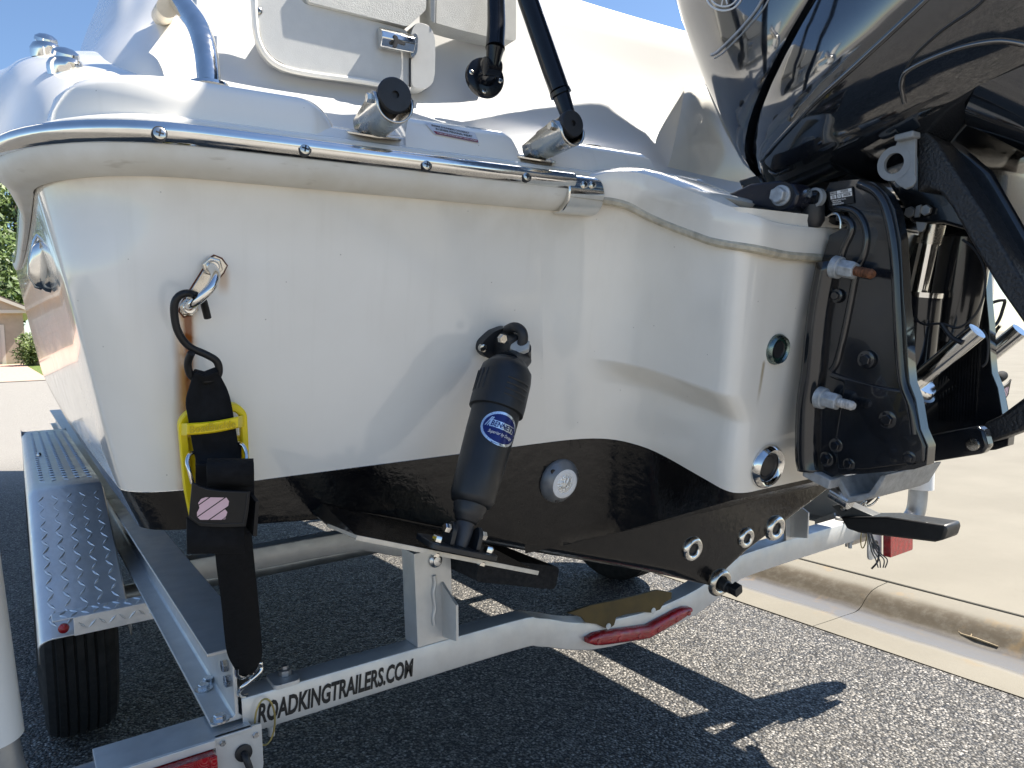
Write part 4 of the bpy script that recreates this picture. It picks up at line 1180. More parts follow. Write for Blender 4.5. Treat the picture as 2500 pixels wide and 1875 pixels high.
# ------------------------------------------------------------------ TIE-DOWN STRAPS
def m_web():
    t = NT('black_webbing')
    wv = t.n('ShaderNodeTexWave'); wv.wave_type = 'BANDS'; wv.bands_direction = 'Z'; wv.inputs['Scale'].default_value = 260; wv.inputs['Distortion'].default_value = .6
    t.l(t.pos(), wv.inputs['Vector'])
    t.set(Base_Color=t.ramp(t.noise(120, 4), [(.3, (.004, .0045, .006)), (.7, (.009, .010, .013))]), Roughness=.75, Normal=t.bump(wv.outputs['Fac'], .5, .0008), Specular_IOR_Level=.25)
    return t.m
WEB = m_web()
VINB = simple('black_vinyl', (.008, .0085, .010), .45, var=.2, vs=70, spec=.35)
YEL = simple('yellow_plastic', (.90, .70, .010), .38, var=.06, vs=12)
PINK = simple('pink_print', (.72, .50, .56), .55, var=.03)
P_A = V((0, .905, .88)); P_B = V((0, 1.19, .555))
N_L = V((1, 0, 0)).cross(P_B - P_A).normalized(); N_L = N_L if N_L.y < 0 else -N_L
def SL(px, py, off=0.0): return PP(px, py, P_A + N_L * off, N_L)
def S(px, py, off=.045): return T(px, py, off)
def clip(poly, a, b, c, keep=1):
    """keep the part of a 2D polygon where keep*(a x + b y - c) >= 0"""
    out = []
    f = lambda p: keep * (a * p[0] + b * p[1] - c)
    for i in range(len(poly)):
        p, q = poly[i], poly[(i+1) % len(poly)]; fp, fq = f(p), f(q)
        if fp >= 0: out.append(p)
        if fp * fq < 0: t = fp / (fp - fq); out.append((p[0] + (q[0]-p[0])*t, p[1] + (q[1]-p[1])*t))
    return out
def ribbon(path, wl, wr, name, m, par, th=.0016):
    """path: list of (py, off) followed by the webbing; wl / wr: x pixel at a height"""
    a = [S(wl(py), py, of) for py, of in path]; b = [S(wr(py), py, of) for py, of in path]
    g = [cr(a, 4), cr(b, 4)]
    return MB().grid([g[0], [p.lerp(q, .5) for p, q in zip(*g)], g[1]]).build(name, m, par, solid=th, angle=80)
def strap(label):
    base = S(500, 1000)
    if MIR[0]: base = mir(base)
    r_ = empty('tie_down_strap', base, label, 'strap', 'transom tie-down straps')
    hk = [(507, 776, .024), (501, 752, .027), (494, 732, .033), (476, 720, .043), (454, 716, .050), (436, 724, .050), (426, 742, .049), (426, 772, .048), (433, 805, .048), (449, 833, .048), (470, 851, .048), (502, 865, .048), (528, 881, .048), (535, 903, .047), (528, 922, .045), (500, 930, .043), (472, 922, .045), (461, 905, .047), (459, 884, .050), (467, 862, .056)]
    MB().tube(cr([S(*p) for p in hk], 5), .0041, 14).build('vinyl_hook', VINB, r_, angle=80)
    # upper webbing, gathered at the hook
    L_ = cr([S(474, 906, .050), S(463, 940, .048), S(453, 980, .045), S(460, 1030, .045), S(470, 1090, .046), S(480, 1135, .050)], 6)
    M_ = cr([S(500, 915, .050), S(505, 940, .040), S(507, 975, .042), S(512, 1025, .045), S(522, 1080, .046), S(530, 1130, .050)], 6)
    N_ = cr([S(529, 902, .050), S(545, 930, .048), S(559, 962, .045), S(568, 1010, .045), S(578, 1070, .046), S(585, 1125, .050)], 6)
    mid = [a.lerp(b, .5) for a, b in zip(L_, M_)]; mid2 = [a.lerp(b, .5) for a, b in zip(M_, N_)]
    MB().grid([L_, mid, M_, mid2, N_]).build('webbing', WEB, r_, solid=.003, angle=80)
    # folded over the hook
    MB().tube([S(474, 910, .047), S(500, 917, .046), S(529, 905, .047)], [.0045, .005, .0045], 12).build('webbing_fold', WEB, r_)
    # yellow release handle
    hd = []
    ol = rnd([S(a, b, .020) for a, b in ((430, 1022), (462, 992), (572, 978), (597, 1000), (602, 1100), (613, 1262), (596, 1268), (470, 1278), (461, 1262), (446, 1190))], .010, 4)
    il = rnd([S(a, b, .020) for a, b in ((452, 1030), (468, 1012), (565, 998), (580, 1010), (588, 1105), (596, 1240), (590, 1248), (480, 1256), (474, 1245), (466, 1190))], .008, 4)
    n = len(ol); k = TN * .012
    fr = MB().add(ol + il + [p + k for p in ol] + [p + k for p in il],
        [(i, (i+1)%n, n+(i+1)%n, n+i) for i in range(n)] + [(2*n+i, 3*n+i, 3*n+(i+1)%n, 2*n+(i+1)%n) for i in range(n)] + [(i, 2*n+i, 2*n+(i+1)%n, (i+1)%n) for i in range(n)] + [(n+i, n+(i+1)%n, 3*n+(i+1)%n, 3*n+i) for i in range(n)])
    h = fr.build('handle', YEL, r_, bevel=.0015)
    MB().prism([S(a, b, .0195) for a, b in ((446, 1066), (590, 1062), (598, 1180), (458, 1180))], TN * .004).build('handle_web', YEL, h)
    rows = []
    for j, (yy, of) in enumerate(((0, .040), (.0, .0535), (.12, .0555), (.88, .0555), (1, .0535), (1, .040))):
        row = []
        for i in range(11):
            t = i / 10; px = 441 + 156 * t; y0 = 1034 - 21 * t + 5 * math.sin(t * math.pi); y1 = 1063 - 22 * t + 5 * math.sin(t * math.pi)
            e = .024 * (1 if i in (0, 10) else 0)
            row.append(S(px, y0 + (y1 - y0) * yy, of - e))
        rows.append(row)
    MB().grid(rows).build('handle_bar', YEL, h, angle=40)
    if not MIR[0]:
        text_mesh('BoatBuckle', 'raised_text', simple('yellow_relief', (.62, .46, .008), .4), h, lambda a, b: S(519 + a * 25, 1043 - a * 3.3 - b * 25 , .0580), bold=.02, xs=1.0)
    # wire clip
    MB().tube(cr([S(480, 1105, .044), S(464, 1108, .052), S(457, 1128, .058), S(463, 1152, .064), S(470, 1180, .066)], 5), .0022, 12).build('wire_clip', CHR, r_)
    MB().tube(cr([S(578, 1082, .044), S(592, 1086, .050), S(601, 1104, .056), S(602, 1128, .062), S(600, 1150, .064)], 5), .0022, 12).build('wire_clip', CHR, r_)
    # folded webbing: rolls and hanging loop
    wl = lambda y: 476 + (y - 1100) * .02; wr = lambda y: 588
    ribbon([(1085, .047), (1110, .052), (1128, .060), (1135, .068), (1150, .066), (1180, .060), (1230, .060)], lambda y: 478, lambda y: 590, 'webbing', WEB, r_, .003)
    ribbon([(1240, .064), (1200, .066), (1150, .070), (1124, .078), (1120, .088), (1135, .098), (1160, .101), (1180, .094), (1187, .084), (1180, .074), (1200, .071), (1290, .070)], lambda y: 506, lambda y: 619, 'webbing_roll', WEB, r_, .003)
    ribbon([(1290, .070), (1330, .068), (1348, .078), (1352, .088), (1340, .098), (1318, .101), (1290, .098), (1262, .094)], lambda y: 457, lambda y: 596, 'webbing_loop', WEB, r_, .003)
    ribbon([(1200, .082), (1260, .086), (1305, .084), (1312, .078), (1300, .070), (1250, .066)], lambda y: 472, lambda y: 600, 'webbing_loop', WEB, r_, .003)
    # sleeve
    so_ = [(468, 1174), (485, 1184), (505, 1190), (540, 1195), (610, 1198), (606, 1240), (599, 1283), (540, 1285), (484, 1282), (460, 1263), (464, 1220)]
    sl_ = MB().prism([S(a, b, .1015) for a, b in so_], TN * .0035).build('sleeve', VINB, r_, bevel=.001)
    MB().prism([S(a, b, .068) for a, b in ((604, 1200), (612, 1198), (608, 1280), (598, 1282))], TN * .034).build('sleeve_side', VINB, r_)
    for ln in ([(471, 1181), (487, 1189), (505, 1195), (540, 1200), (603, 1203)], [(464, 1260), (485, 1276), (540, 1279), (596, 1278)], [(604, 1205), (600, 1240), (594, 1276)]):
        MB().tube([S(a, b, .1055) for a, b in ln], .0004, 5).build('stitching', simple('thread_dark', (.03, .03, .032), .7), sl_)
    lo = [(487, 1240), (484, 1228), (491, 1218), (502, 1214), (553, 1215), (559, 1224), (557, 1236), (549, 1243), (555, 1250), (552, 1260), (541, 1269), (489, 1269), (481, 1262), (481, 1251)]
    # four diagonal bars
    for k, (c0, c1) in enumerate(((-900, 1571), (1574, 1598), (1601, 1625), (1628, 3000))):
        pg = clip(clip(lo, .70, 1, c0, 1), .70, 1, c1, -1)
        if len(pg) > 2:
            q = [S(a, b, .1054) for a, b in pg]; _t = tessellate_polygon([q])
            obj('logo_bar', q, _t, PINK, sl_, smooth=False)
    if not MIR[0]: text_mesh('\u00ae', 'logo_text', PINK, sl_, lambda a, b: S(547 + a * 11, 1265 - b * 11, .1056))
    MB().tube([S(612, 1175, .06), S(613, 1260, .056)], .0012, 6).build('threads', simple('tan_thread', (.25, .22, .17), .8), r_)
    # lower webbing down to the trailer
    Lw = [SL(522, 1300, .004), SL(528, 1380, .004), SL(540, 1470, .004), SL(549, 1560, .004), SL(556, 1600, .004), SL(574, 1634, .004), SL(592, 1656, .004)]
    Rw = [SL(614, 1300, .004), SL(622, 1380, .004), SL(631, 1470, .004), SL(638, 1560, .004), SL(640, 1595, .004), SL(634, 1622, .004), SL(614, 1650, .004)]
    a, b = cr(Lw, 5), cr(Rw, 5)
    MB().grid([a, [p.lerp(q, .5) + N_L * .002 for p, q in zip(a, b)], b]).build('webbing', WEB, r_, solid=.003, angle=80)
    ribbon([(1190, .030), (1260, .028), (1320, .022)], lambda y: 515, lambda y: 612, 'webbing', WEB, r_, .003)
    h2 = [(578, 1632, .010), (579, 1648, .012), (592, 1654, .012), (604, 1648, .004), (622, 1640, .0), (634, 1618, .002), (638, 1628, .006), (634, 1642, .012), (612, 1662, .016), (590, 1680, .018), (583, 1692, .012), (590, 1700, .004), (606, 1696, -.006), (622, 1688, -.02), (648, 1668, -.035), (658, 1656, -.040)]
    MB().tube(cr([SL(*p) for p in h2], 5), .0031, 12).build('wire_hook', CHR, r_, angle=80)
strap('black strap with a yellow handle, hooked to the rusty stern eye in front')
MIR[0] = True; strap('black strap with a yellow handle, half hidden behind the outboard at the right edge'); MIR[0] = False
# ------------------------------------------------------------------ OUTBOARD MOTOR
from mathutils.bvhtree import BVHTree
mot = empty('outboard_motor', (CX, .6, 1.25), 'glossy black outboard motor, tilted up on the stern', 'outboard motor')
OO = V((CX, .75, 1.36)); E1 = V((0, -1, 1)).normalized(); E2 = V((0, 1, 1)).normalized()
def L(x, p, q): return V((x, OO.y, OO.z)) + E1 * p + E2 * q
def sec(a, b, pc, q, n=56, ex=2.7, qf=None):
    out = []
    for k in range(n):
        t = 2 * math.pi * k / n; c, s_ = math.cos(t), math.sin(t)
        x = b * math.copysign(abs(s_) ** (2 / ex), s_); p = pc + a * math.copysign(abs(c) ** (2 / ex), c)
        out.append(L(CX + x, p, qf(p) if qf else q))
    return out
def loft(secs, cap0=True, cap1=True):
    n = len(secs[0]); mb = MB(); mb.v = [p for s_ in secs for p in s_]
    mb.f = [(i*n+k, i*n+(k+1)%n, (i+1)*n+(k+1)%n, (i+1)*n+k) for i in range(len(secs)-1) for k in range(n)]
    if cap0: mb.f.append(list(range(n)))
    if cap1: mb.f.append([(len(secs)-1)*n+k for k in range(n)][::-1])
    return mb
up_ = []
for q, b in ((.004, .272), (.02, .277), (.08, .279), (.16, .274), (.28, .262), (.42, .248), (.54, .228), (.62, .19), (.665, .12), (.68, .05)):
    sh = (.277 - b) * .8 if q > .02 else 0
    up_.append(sec(.400 - sh * 1.1 + (-.005 if q < .01 else 0), b, (.362 + .30 * q), q, ex=3.6))
cow = loft(up_).build('cowling', ENG, mot, angle=70)
sl_ = loft([sec(.391, .268, .375, .006), sec(.391, .268, .375, -.006)]).build('cowl_seal', RUB, mot, angle=60)
def qb(k):
    return lambda p: -k * (.085 + .68 * max(0, min(p, .30)))
low = [sec(.398, .272, .375, -.004, ex=3.4, qf=None), sec(.403, .278, .375, -.012, ex=3.4), sec(.407, .281, .375, 0, ex=3.4, qf=lambda p: -.042 - .18 * max(0, min(p, .5))),
       sec(.403, .276, .375, 0, ex=3.4, qf=lambda p: -.058 - .25 * max(0, min(p, .5))), sec(.375, .255, .375, 0, ex=3.4, qf=lambda p: -.075 - .37 * max(0, min(p, .45))),
       sec(.35, .215, .375, 0, ex=2.8, qf=lambda p: -.092 - .48 * max(0, min(p, .42))), sec(.31, .16, .375, 0, ex=2.6, qf=lambda p: -.10 - .58 * max(0, min(p, .40))), sec(.26, .10, .375, 0, ex=2.4, qf=lambda p: -.105 - .60 * max(0, min(p, .40)))]
lowc = loft(low).build('lower_cowling', ENG, mot, angle=70)
# crease mouldings on the port side of the lower cowl
dg = bpy.context.evaluated_depsgraph_get(); 
def bvh(o):
    me = o.data; return BVHTree.FromPolygons([tuple(v.co + ORG[o.name]) for v in me.vertices], [list(p.vertices) for p in me.polygons])
BC, BL = bvh(cow), bvh(lowc)
def on(px, py, off=.0006, trees=None):
    d = ray(px, py).normalized(); best = None
    for t in trees or (BC, BL):
        h = t.ray_cast(EYE, d)
        if h[0] is not None and (best is None or h[3] < best[3]): best = h
    if best is None: return PX(px, py, .9)
    n = best[1] if best[1].dot(d) < 0 else -best[1]
    return best[0] + n * off
def stroke(pts, r, name, m, k=6, trees=None):
    P = cr([V((a, b, 0)) for a, b in pts], k); q = [on(p.x, p.y, r * .3, trees) for p in P]
    return MB().tube(q, r, 8).build(name, m, mot, angle=80)
SILV = simple('silver_pinstripe', (.40, .42, .45), .35, metal=.5)
stroke([(1738, 134), (1745, 131), (1760, 120), (1810, 70), (1850, 20), (1875, -30)], .0022, 'pinstripe', SILV)
stroke([(1745, 142), (1755, 136), (1770, 125), (1822, 72), (1865, 20), (1890, -30)], .0012, 'pinstripe', SILV)
stroke([(2205, 225), (2208, 185), (2230, 140), (2300, 75), (2380, 20), (2420, -20)], .0018, 'panel_joint', RUB)
stroke([(2208, 250), (2200, 200), (2225, 165), (2330, 120), (2430, 100), (2500, 108)], .0030, 'panel_ridge', ENG)
stroke([(1862, 390), (1880, 368), (1900, 345), (1990, 250), (2110, 140), (2240, 20), (2280, -20)], .0035, 'panel_ridge', ENG)
# round badge: two rings and a three-armed mark
def ring(c, ra, rb, w_, name):
    pts = [(c[0] + ra * math.cos(R(a)), c[1] + rb * math.sin(R(a))) for a in range(0, 361, 12)]
    stroke(pts, w_, name, WHITE, 1)
ring((1768, -14), 44, 40, .0014, 'badge_ring'); ring((1768, -14), 34, 30, .0012, 'badge_ring')
stroke([(1768, -14), (1762, 14)], .0012, 'badge_mark', WHITE, 2); stroke([(1770, -14), (1776, 10)], .0012, 'badge_mark', WHITE, 2)
stroke([(1752, -14), (1784, -14)], .0012, 'badge_mark', WHITE, 2)

# midsection, gearcase and propeller hang aft and down
def lsec(xw, p0, p1, q, r=.03):
    o_ = rnd([L(CX - xw, p0, q), L(CX + xw, p0, q), L(CX + xw, p1, q), L(CX - xw, p1, q)], r, 4); return o_
mid = loft([lsec(.20, .20, .74, -.22, .08), lsec(.17, .21, .66, -.30, .08), lsec(.13, .20, .56, -.42, .07), lsec(.10, .20, .48, -.62, .05), lsec(.085, .20, .48, -.74, .05)]).build('midsection', ENG, mot, angle=60)
MB().prism(rnd([L(CX-.085, .12, -.74), L(CX+.085, .12, -.74), L(CX+.13, .60, -.74), L(CX-.13, .60, -.74)], .04), E2 * -.012).build('anti_ventilation_plate', ENG, mid, bevel=.003)
gc = MB().lathe(L(CX, .08, -.93), E1, [(0, .005), (.03, .035), (.10, .055), (.25, .062), (.40, .055), (.47, .045)], 28)
gc.prism([L(CX-.02, .16, -.75), L(CX-.02, .44, -.75), L(CX-.02, .42, -.93), L(CX-.02, .18, -.93)], (.04, 0, 0)).prism([L(CX-.008, .24, -.95), L(CX-.008, .42, -.95), L(CX-.008, .40, -1.10), L(CX-.008, .32, -1.10)], (.016, 0, 0))
gc.build('gearcase', ENG, mid)
pr_ = MB().lathe(L(CX, .55, -.93), E1, [(0, .045), (.12, .042), (.13, .02)], 24).build('propeller_hub', STEEL, mid)
for k in range(3):
    a = k * 2 * math.pi / 3; u = V((math.cos(a), 0, 0)) + E2 * math.sin(a); v = E1.cross(u)
    c = L(CX, .61, -.93)
    MB().prism([c + u*.035 - v*.02 - E1*.03, c + u*.09 - v*.07 - E1*.035, c + u*.17 - v*.05 - E1*.015, c + u*.18 + v*.02 + E1*.01, c + u*.12 + v*.06 + E1*.03, c + u*.035 + v*.02 + E1*.03], E1 * .004).build('propeller_blade', STEEL, pr_, bevel=.001)

# clamp brackets
BRK = simple('bracket_paint', (.010, .012, .016), .16, var=.3, vs=40, coat=.5)
SAT = simple('textured_black', (.016, .018, .022), .42, var=.3, vs=300, bump=.6, bs=260, bd=.004)
cb = [(2025, 574), (2047, 563), (2066, 552), (2076, 534), (2070, 516), (2052, 512), (2036, 524), (2022, 510), (2014, 470), (2025, 445), (2060, 440), (2098, 437), (2134, 445), (2166, 474), (2185, 512), (2199, 585), (2206, 729), (2213, 802), (2217, 892), (2221, 935), (2236, 975), (2248, 1048), (2266, 1089), (2262, 1136), (2231, 1146), (2107, 1157), (2042, 1159), (2025, 1168), (1989, 1158), (1959, 1151), (1953, 1107), (1956, 988), (1968, 900), (1982, 765), (2005, 640)]
def bracket():
    b = MB().prism([PX(a, c, .962) for a, c in cb], (.020, 0, 0)).build('clamp_bracket', BRK, mot, bevel=.004, seg=3)
    # transom flange
    fl = [(2006, 640), (1983, 765), (1969, 900), (1957, 988), (1954, 1107), (1960, 1150)]
    for i in range(len(fl) - 1):
        pass
    FA = [PX(a, c, .950) + V((0, .001, 0)) for a, c in fl]
    FB = [p + V((.0, -.026, 0)) for p in FA]
    rowsf = [[p + V((-.006, .004, 0)) for p in FA], [p + V((-.008, -.002, 0)) for p in FA], [p + V((-.006, -.016, 0)) for p in FA], [p + V((.004, -.022, 0)) for p in FA], [p + V((.016, -.024, 0)) for p in FA]]
    MB().grid([cr(r_, 4) for r_ in rowsf]).build('transom_flange', BRK, b, solid=.004, angle=60)
    # raised ribs
    for pts, r_ in (([(2040, 508), (2080, 512), (2104, 535), (2116, 575), (2110, 620), (2092, 660), (2080, 720), (2064, 800), (2044, 880), (2030, 905)], .0048),
                    ([(2046, 530), (2072, 538), (2080, 562), (2062, 602), (2050, 640)], .0050),
                    ([(2098, 448), (2140, 470), (2166, 520), (2184, 620), (2192, 760), (2198, 880), (2206, 940), (2224, 990), (2234, 1060)], .0065),
                    ([(2032, 915), (2090, 935), (2150, 950), (2204, 958)], .0045),
                    ):
        MB().tube(cr([PX(a, c, .9615) for a, c in pts], 5), r_, 10).build('rib', BRK, b, angle=80)
    # raised lower boss plate with chamfered edge
    lo_ = [(2060, 925), (2150, 948), (2212, 962), (2232, 990), (2243, 1050), (2258, 1090), (2255, 1128), (2110, 1146), (2045, 1146), (2036, 1080), (2048, 1000)]
    MB().prism([PX(a, c, .957) for a, c in lo_], (.006, 0, 0)).build('boss_plate', BRK, b, bevel=.004, seg=3)
    for px, py, rr in ((2113, 878, .0075), (2166, 1025, .0075), (2040, 1088, .0065), (2072, 1134, .0055), (2219, 1118, .0055), (2040, 722, .006), (2016, 1122, .007)):
        q = PX(px, py, .956); MB().lathe(q, (-1, 0, 0), [(-.004, rr * 1.7), (-.0005, rr * 1.6), (.0, rr * 1.3)], 24).hexa(q, (-1, 0, 0), rr, .004).build('bolt', BRK, b)
    return b
b1 = bracket()
MC[:] = [1.088, 1.0]; MIR[0] = True; b2_ = bracket(); MIR[0] = False; MC[:] = [CX, 1.0]
# ribs inside the far bracket
for i in range(14):
    x = 1.1925; a = PX(2300 + i * 8.0, 640 + (i % 2) * 2, x); c = PX(2290 + i * 7.0, 1030, x)
    MB().tube([a, c], .0016, 5).build('inner_rib', BRK, b2_)
# mounting studs with nuts
OX = simple('oxidised_nut', (.42, .45, .48), .6, metal=.5, var=.25, vs=120); RST = simple('rusty_stud', (.17, .07, .035), .85, metal=.2, var=.6, vs=160, bump=.6, bs=300, bd=.002)
SALT = simple('salt_crusted_stud', (.50, .49, .48), .9, var=.35, vs=160, bump=.6, bs=300, bd=.002)
for (a, c, m_) in (((2046, 653), (2134, 670), RST), ((2008, 972), (2086, 992), SALT)):
    p = PX(*a, .938); q = PX(*c, .938); ax = (q - p).normalized(); Ls = (q - p).length
    s_ = MB().lathe(p, ax, [(-.006, .0155), (.003, .0150), (.004, .0125), (.006, .0125)], 24).build('washer', OX, b1)
    MB().hexa(p + ax * .005, ax, .0125, Ls * .40).build('nut', OX, s_, bevel=.0008)
    pts = [(0, .0065)] + [(Ls * .35 + Ls * .6 * k / 14, .0068 if k % 2 else .0060) for k in range(15)] + [(Ls, .0045)]
    MB().lathe(p, ax, pts, 16).build('stud', m_, s_)
# maker's plate
pq = [PX(a, c, .9605) for a, c in ((2022, 467), (2082, 455), (2086, 495), (2026, 505))]
MB().prism(pq, (-.0014, 0, 0)).build('rating_plate', BLACKP, b1, smooth=False)
def pm(u, v, off=.9588):
    """unit square on the plate: u right, v down"""
    a, b, c, d = ((2022, 467), (2082, 455), (2086, 495), (2026, 505))
    x = (a[0]*(1-u)+b[0]*u)*(1-v) + (d[0]*(1-u)+c[0]*u)*v; y = (a[1]*(1-u)+b[1]*u)*(1-v) + (d[1]*(1-u)+c[1]*u)*v
    return PX(x, y, off)
for u0, v0, u1, v1 in ((.06, .10, .32, .27), (.34, .08, .94, .28), (.06, .31, .30, .55), (.34, .31, .48, .55), (.51, .31, .94, .55)):
    obj('plate_field', [pm(u0, v0), pm(u1, v0), pm(u1, v1), pm(u0, v1)], [(0, 1, 2, 3)], WHITE, b1, smooth=False)
for s_, u, v, h, m_ in (('YAMAHA', .19, .185, .16, BLACKP), ('VF250XB', .64, .18, .20, BLACKP), ('UJ', .18, .43, .24, BLACKP), ('X', .41, .43, .22, BLACKP), ('1005358', .72, .43, .22, BLACKP), ('YAMAHA MOTOR CO.,LTD.', .38, .66, .12, WHITE), ('MADE IN JAPAN', .30, .78, .12, WHITE), ('FABRIQUE AU JAPON', .34, .90, .12, WHITE)):
    text_mesh(s_, 'plate_text', m_, b1, lambda a, b, u=u, v=v, h=h: pm(u + a * h * .40, v - b * h * 1.0, .9583), bold=.02)

# swivel arm, tilt lever
sa_ = [(2238, 316), (2262, 322), (2292, 352), (2340, 430), (2400, 520), (2470, 640), (2560, 790), (2520, 820), (2440, 706), (2370, 590), (2322, 505), (2292, 468), (2262, 458), (2238, 470)]
MB().prism([PX(a, c, .985) for a, c in sa_], (.05, 0, 0)).build('swivel_arm', SAT, mot, bevel=.004, seg=3)
LEV = simple('grey_lever', (.25, .27, .29), .5, var=.08, vs=50)
cx_, cy_ = 2188, 400
C0 = PX(cx_, cy_, .972); Rr = (PX(cx_, cy_ + 42, .972) - C0).length; ri = Rr * .60
an = []
pl_o = [PX(a, c, .972) for a, c in ((2196, 334), (2240, 334), (2239, 440), (2231, 456), (2216, 463), (2202, 458), (2180, 440))]
lev = MB().lathe(C0, (-1, 0, 0), [(0, ri), (0, Rr), (.006, Rr), (.006, ri), (0, ri)], 40); lev.f = [f for f in lev.f if len(f) <= 4]
lev = lev.build('tilt_lever', LEV, mot, angle=40)
ol_ = [PX(a, c, .9722) for a, c in ((2200, 338), (2240, 332), (2239, 440), (2231, 456), (2216, 463), (2198, 452), (2186, 440), (2212, 425), (2219, 400), (2210, 375), (2190, 360))]
MB().prism(ol_, (-.0058, 0, 0)).build('lever_plate', LEV, lev, smooth=False, bevel=.0008)
MB().box(PX(2182, 345, .955), PX(2241, 330, .975) + V((0, -.004, .003))).build('lever_lip', LEV, lev, bevel=.002)
MB().lathe(PX(2220, 440, .966), (-1, 0, 0), [(-.001, .009), (.0012, .009), (.0014, .001)], 20).build('lever_pin', LEV, lev)

# swivel body between the brackets, cylinders and rams
sw_ = [(2140, 330), (2250, 318), (2330, 340), (2420, 420), (2500, 560), (2560, 700), (2540, 760), (2430, 640), (2350, 560), (2300, 545), (2222, 545), (2200, 500), (2160, 440)]
MB().prism([PX(a, c, 1.03) for a, c in sw_], (.22, 0, 0)).build('swivel_bracket', BRK, mot, bevel=.006, seg=3)
MB().tube([V((.985, .612, 1.272)), V((1.22, .612, 1.272))], .024, 24).build('tilt_tube', BRK, mot)
def tub(a, b, x, r, name, m, par=mot, n=28):
    return MB().tube([PX(*a, x), PX(*b, x)], r, n).build(name, m, par)
rm = tub((2276, 560), (2238, 730), 1.06, .0125, 'tilt_ram', CHR)
tub((2279, 548), (2268, 596), 1.06, .0155, 'ram_eye', STEEL, rm)
cy1 = tub((2248, 722), (2222, 960), 1.06, .0280, 'tilt_cylinder', BRK)
tub((2250, 712), (2248, 724), 1.06, .0285, 'cylinder_cap', CHR, cy1)
tub((2362, 580), (2318, 830), 1.14, .034, 'hydraulic_reservoir', BRK)
tub((2312, 585), (2276, 810), 1.20, .034, 'pump_motor', BRK)
for (a, b_, x) in (((2240, 930), (2386, 808), 1.035), ((2352, 918), (2490, 806), 1.225)):
    r_ = tub(a, b_, x, .0122, 'trim_ram', CHR)
    ax = (PX(*b_, x) - PX(*a, x)).normalized(); p = PX(*a, x)
    MB().lathe(p, ax, [(-.17, .030), (-.16, .034), (-.006, .034), (-.005, .030), (.0, .0285), (.003, .026), (.004, .0125)], 34).build('ram_cap', BRK, r_, angle=50)
    MB().lathe(p, ax, [(-.0045, .0290), (.0006, .0290), (.004, .0265), (.0045, .012)], 34).build('cap_ring', CHR, r_, angle=50)
MB().prism([PX(a, c, 1.10) for a, c in ((2262, 1062), (2385, 1040), (2402, 1052), (2412, 1090), (2398, 1108), (2262, 1130))], (.02, 0, 0)).build('foot_plate', BRK, mot, bevel=.003)
MB().lathe(PX(2376, 1086, 1.099), (-1, 0, 0), [(0, .009), (.003, .008), (.0035, .001)], 20).build('bolt', STEEL, mot)
MB().prism([PX(a, c, 1.15) for a, c in ((2398, 1035), (2440, 1015), (2560, 925), (2560, 1010), (2500, 1050), (2415, 1082))], (.05, 0, 0)).build('lower_mount', SAT, mot, bevel=.005)
for pts, r_ in (([(2230, 775), (2256, 792), (2300, 790), (2340, 800), (2380, 770), (2402, 720), (2404, 660), (2380, 610), (2350, 585)], .0016), ([(2298, 790), (2322, 822), (2350, 838)], .0030), ([(2400, 805), (2412, 830), (2410, 880), (2398, 895)], .0014)):
    MB().tube(cr([PX(a, c, 1.02) for a, c in pts], 6), r_, 8).build('hose', RUB, mot)
for px, py in ((2224, 518), (2263, 513)): MB().hexa(PX(px, py, 1.025), (-1, 0, 0), .0075, .005).build('pivot_nut', GALV, mot)
MB().prism([PX(a, c, 1.02) for a, c in ((2240, 505), (2252, 500), (2246, 530), (2236, 531))], (-.004, 0, 0)).build('clip', GALV, mot)
MB().prism([PX(a, c, 1.02) for a, c in ((2240, 542), (2264, 544), (2260, 558), (2252, 566), (2244, 564))], (-.004, 0, 0)).build('clip', LEV, mot)
# front of the swivel: steering link
st_ = [(1752, 480), (1790, 468), (1832, 448), (1900, 440), (1936, 448), (1950, 474), (1942, 500), (1918, 514), (1880, 512), (1820, 502), (1786, 494)]
lk = MB().prism([PX(a, c, .905) for a, c in st_], (.040, 0, 0)).build('steering_link', simple('link_paint', (.010, .012, .022), .28, var=.2), mot, bevel=.006, seg=3)
q = PX(1909, 478, .905)
MB().lathe(q, (-1, 0, 0), [(-.004, .019), (.0005, .019), (.001, .0001)], 30).build('eye', RUB, lk)
MB().lathe(q + V((-.001, 0, 0)), (-1, -.1, 0), [(0, .0145), (.004, .0145), (.005, .011)], 24).hexa(q + V((-.005, 0, 0)), (-1, -.1, 0), .0118, .010).build('link_bolt', OX, lk, bevel=.0008)
tub((1940, 482), (2005, 486), .950, .014, 'tilt_tube_end', BRK)
tub((1962, 474), (1976, 471), .925, .0065, 'grease_fitting', ZINC)
MB().lathe(PX(1988, 482, .940), (-1, 0, 0), [(-.008, .0135), (0, .0135), (.001, .010), (-.004, .0095)], 26).build('tube_nut', LEV, mot)
tub((1800, 500), (1905, 514), .96, .009, 'steering_rod', STEEL)
MB().lathe(PX(1984, 520, .95), (0, 0, -1), [(-.01, .016), (.012, .016), (.020, .011), (.022, .001)], 24).build('rubber_bumper', RUB, mot)
tub((1850, 528), (2030, 545), 1.02, .020, 'steering_tube', simple('cast_steel', (.22, .20, .18), .4, metal=.7, var=.3), mot)
MB().tube(cr([PX(a, c, .955) for a, c in ((2020, 530), (2032, 522), (2045, 524), (2052, 540), (2052, 558))], 5), .002, 8).build('wire_clip', STEEL, mot)
# engine lower-front bump stop
MB().prism([PX(a, c, .98) for a, c in ((1800, 440), (1855, 425), (1866, 450), (1815, 470))], (.25, 0, 0)).build('cowl_latch_housing', BRK, mot, bevel=.004)
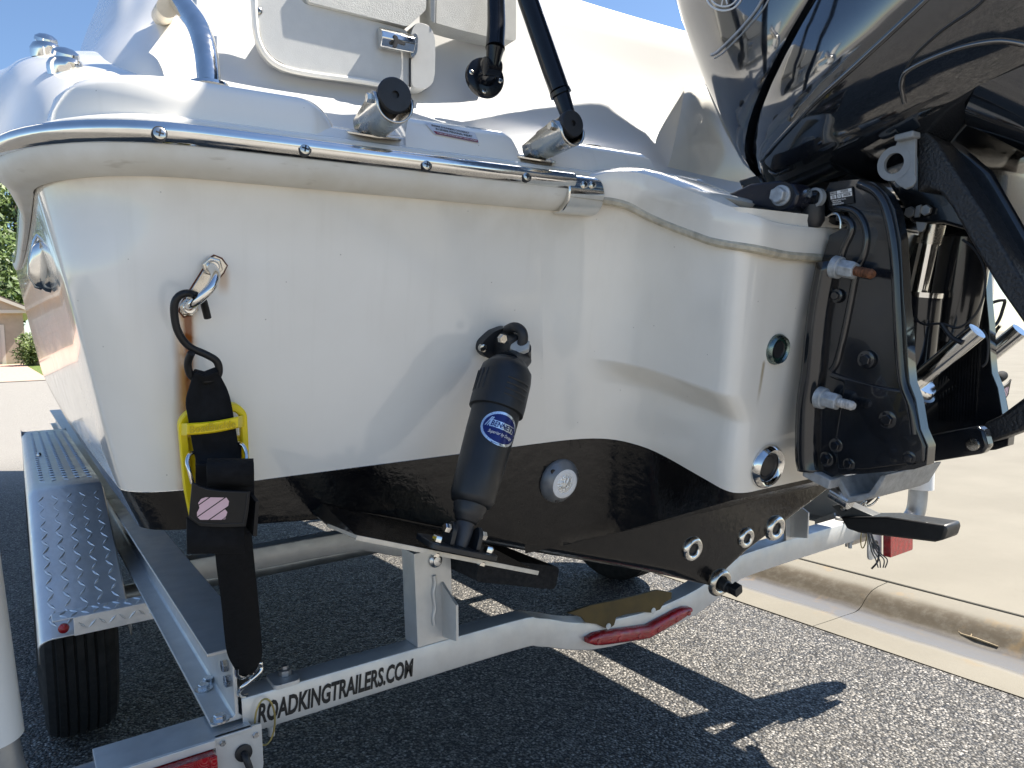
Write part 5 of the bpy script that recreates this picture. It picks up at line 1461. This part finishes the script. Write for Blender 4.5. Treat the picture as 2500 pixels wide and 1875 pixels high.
# anode under the brackets
AN = simple('sacrificial_anode', (.40, .41, .42), .7, metal=.35, var=.2, vs=70, bump=.5, bs=160, bd=.003)
an_ = [(2022, 1180), (2050, 1166), (2074, 1212), (2120, 1204), (2150, 1160), (2166, 1158), (2134, 1212), (2112, 1222), (2066, 1230), (2044, 1184), (2022, 1197)]
MB().prism([PX(a, c, .975) for a, c in an_], (.15, 0, 0)).build('anode', AN, mot, bevel=.002)
MB().prism([PX(a, c, .950) for a, c in ((1958, 1153), (1985, 1150), (2028, 1172), (2022, 1196), (1958, 1162))], (.04, 0, 0)).build('anode', AN, mot, bevel=.002)
MB().tube([PX(2034, 1200, .985), PX(2078, 1226, .985)], .012, 12).build('anode_bolt', ZINC, mot)

# ------------------------------------------------------------------ transducer on the transom behind the motor
tr = MB()
oa = [(2050, 1262), (2165, 1262), (2308, 1283), (2311, 1296), (2304, 1318), (2280, 1324), (2100, 1302), (2066, 1290)]
tr.prism([PX(a, c, 1.36) for a, c in oa], (.055, 0, 0))
td = tr.build('transducer', PLAS, boat, bevel=.004)
MB().prism([PX(a, c, 1.372) for a, c in ((2030, 1235), (2060, 1228), (2150, 1268), (2110, 1280), (2066, 1278))], (.030, 0, 0)).build('transducer_bracket', simple('grey_bracket', (.10, .105, .11), .35), td, bevel=.002)
MB().lathe(PX(2060, 1240, 1.37), (-1, 0, 0), [(0, .008), (.004, .006), (.005, .001)], 14).build('screw', STEEL, td)
for dx in (0, 9, 20, 28):
    MB().tube(cr([PX(2118 + dx*.3, 1300, 1.36), PX(2128 + dx * .6, 1345, 1.36), PX(2138 + dx, 1366, 1.36), PX(2144 + dx*.6, 1386, 1.36)], 5), .0012, 6).build('loose_wire', simple('grey_wire', (.10, .10, .11), .5), td)
# a twig lying in the gutter
tw = MB().tube([V((2.718, 1.235, .008)), V((2.712, 1.18, .010)), V((2.708, 1.11, .006))], [.003, .0035, .0025], 7)
tw.tube([V((2.714, 1.20, .010)), V((2.738, 1.205, .018))], .002, 6).tube([V((2.717, 1.23, .009)), V((2.733, 1.26, .015))], .002, 6)
o = tw.build('twig', simple('dry_wood', (.38, .30, .19), .9, var=.3)); tag(o, 'small dry twig lying in the gutter against the kerb', 'twig')
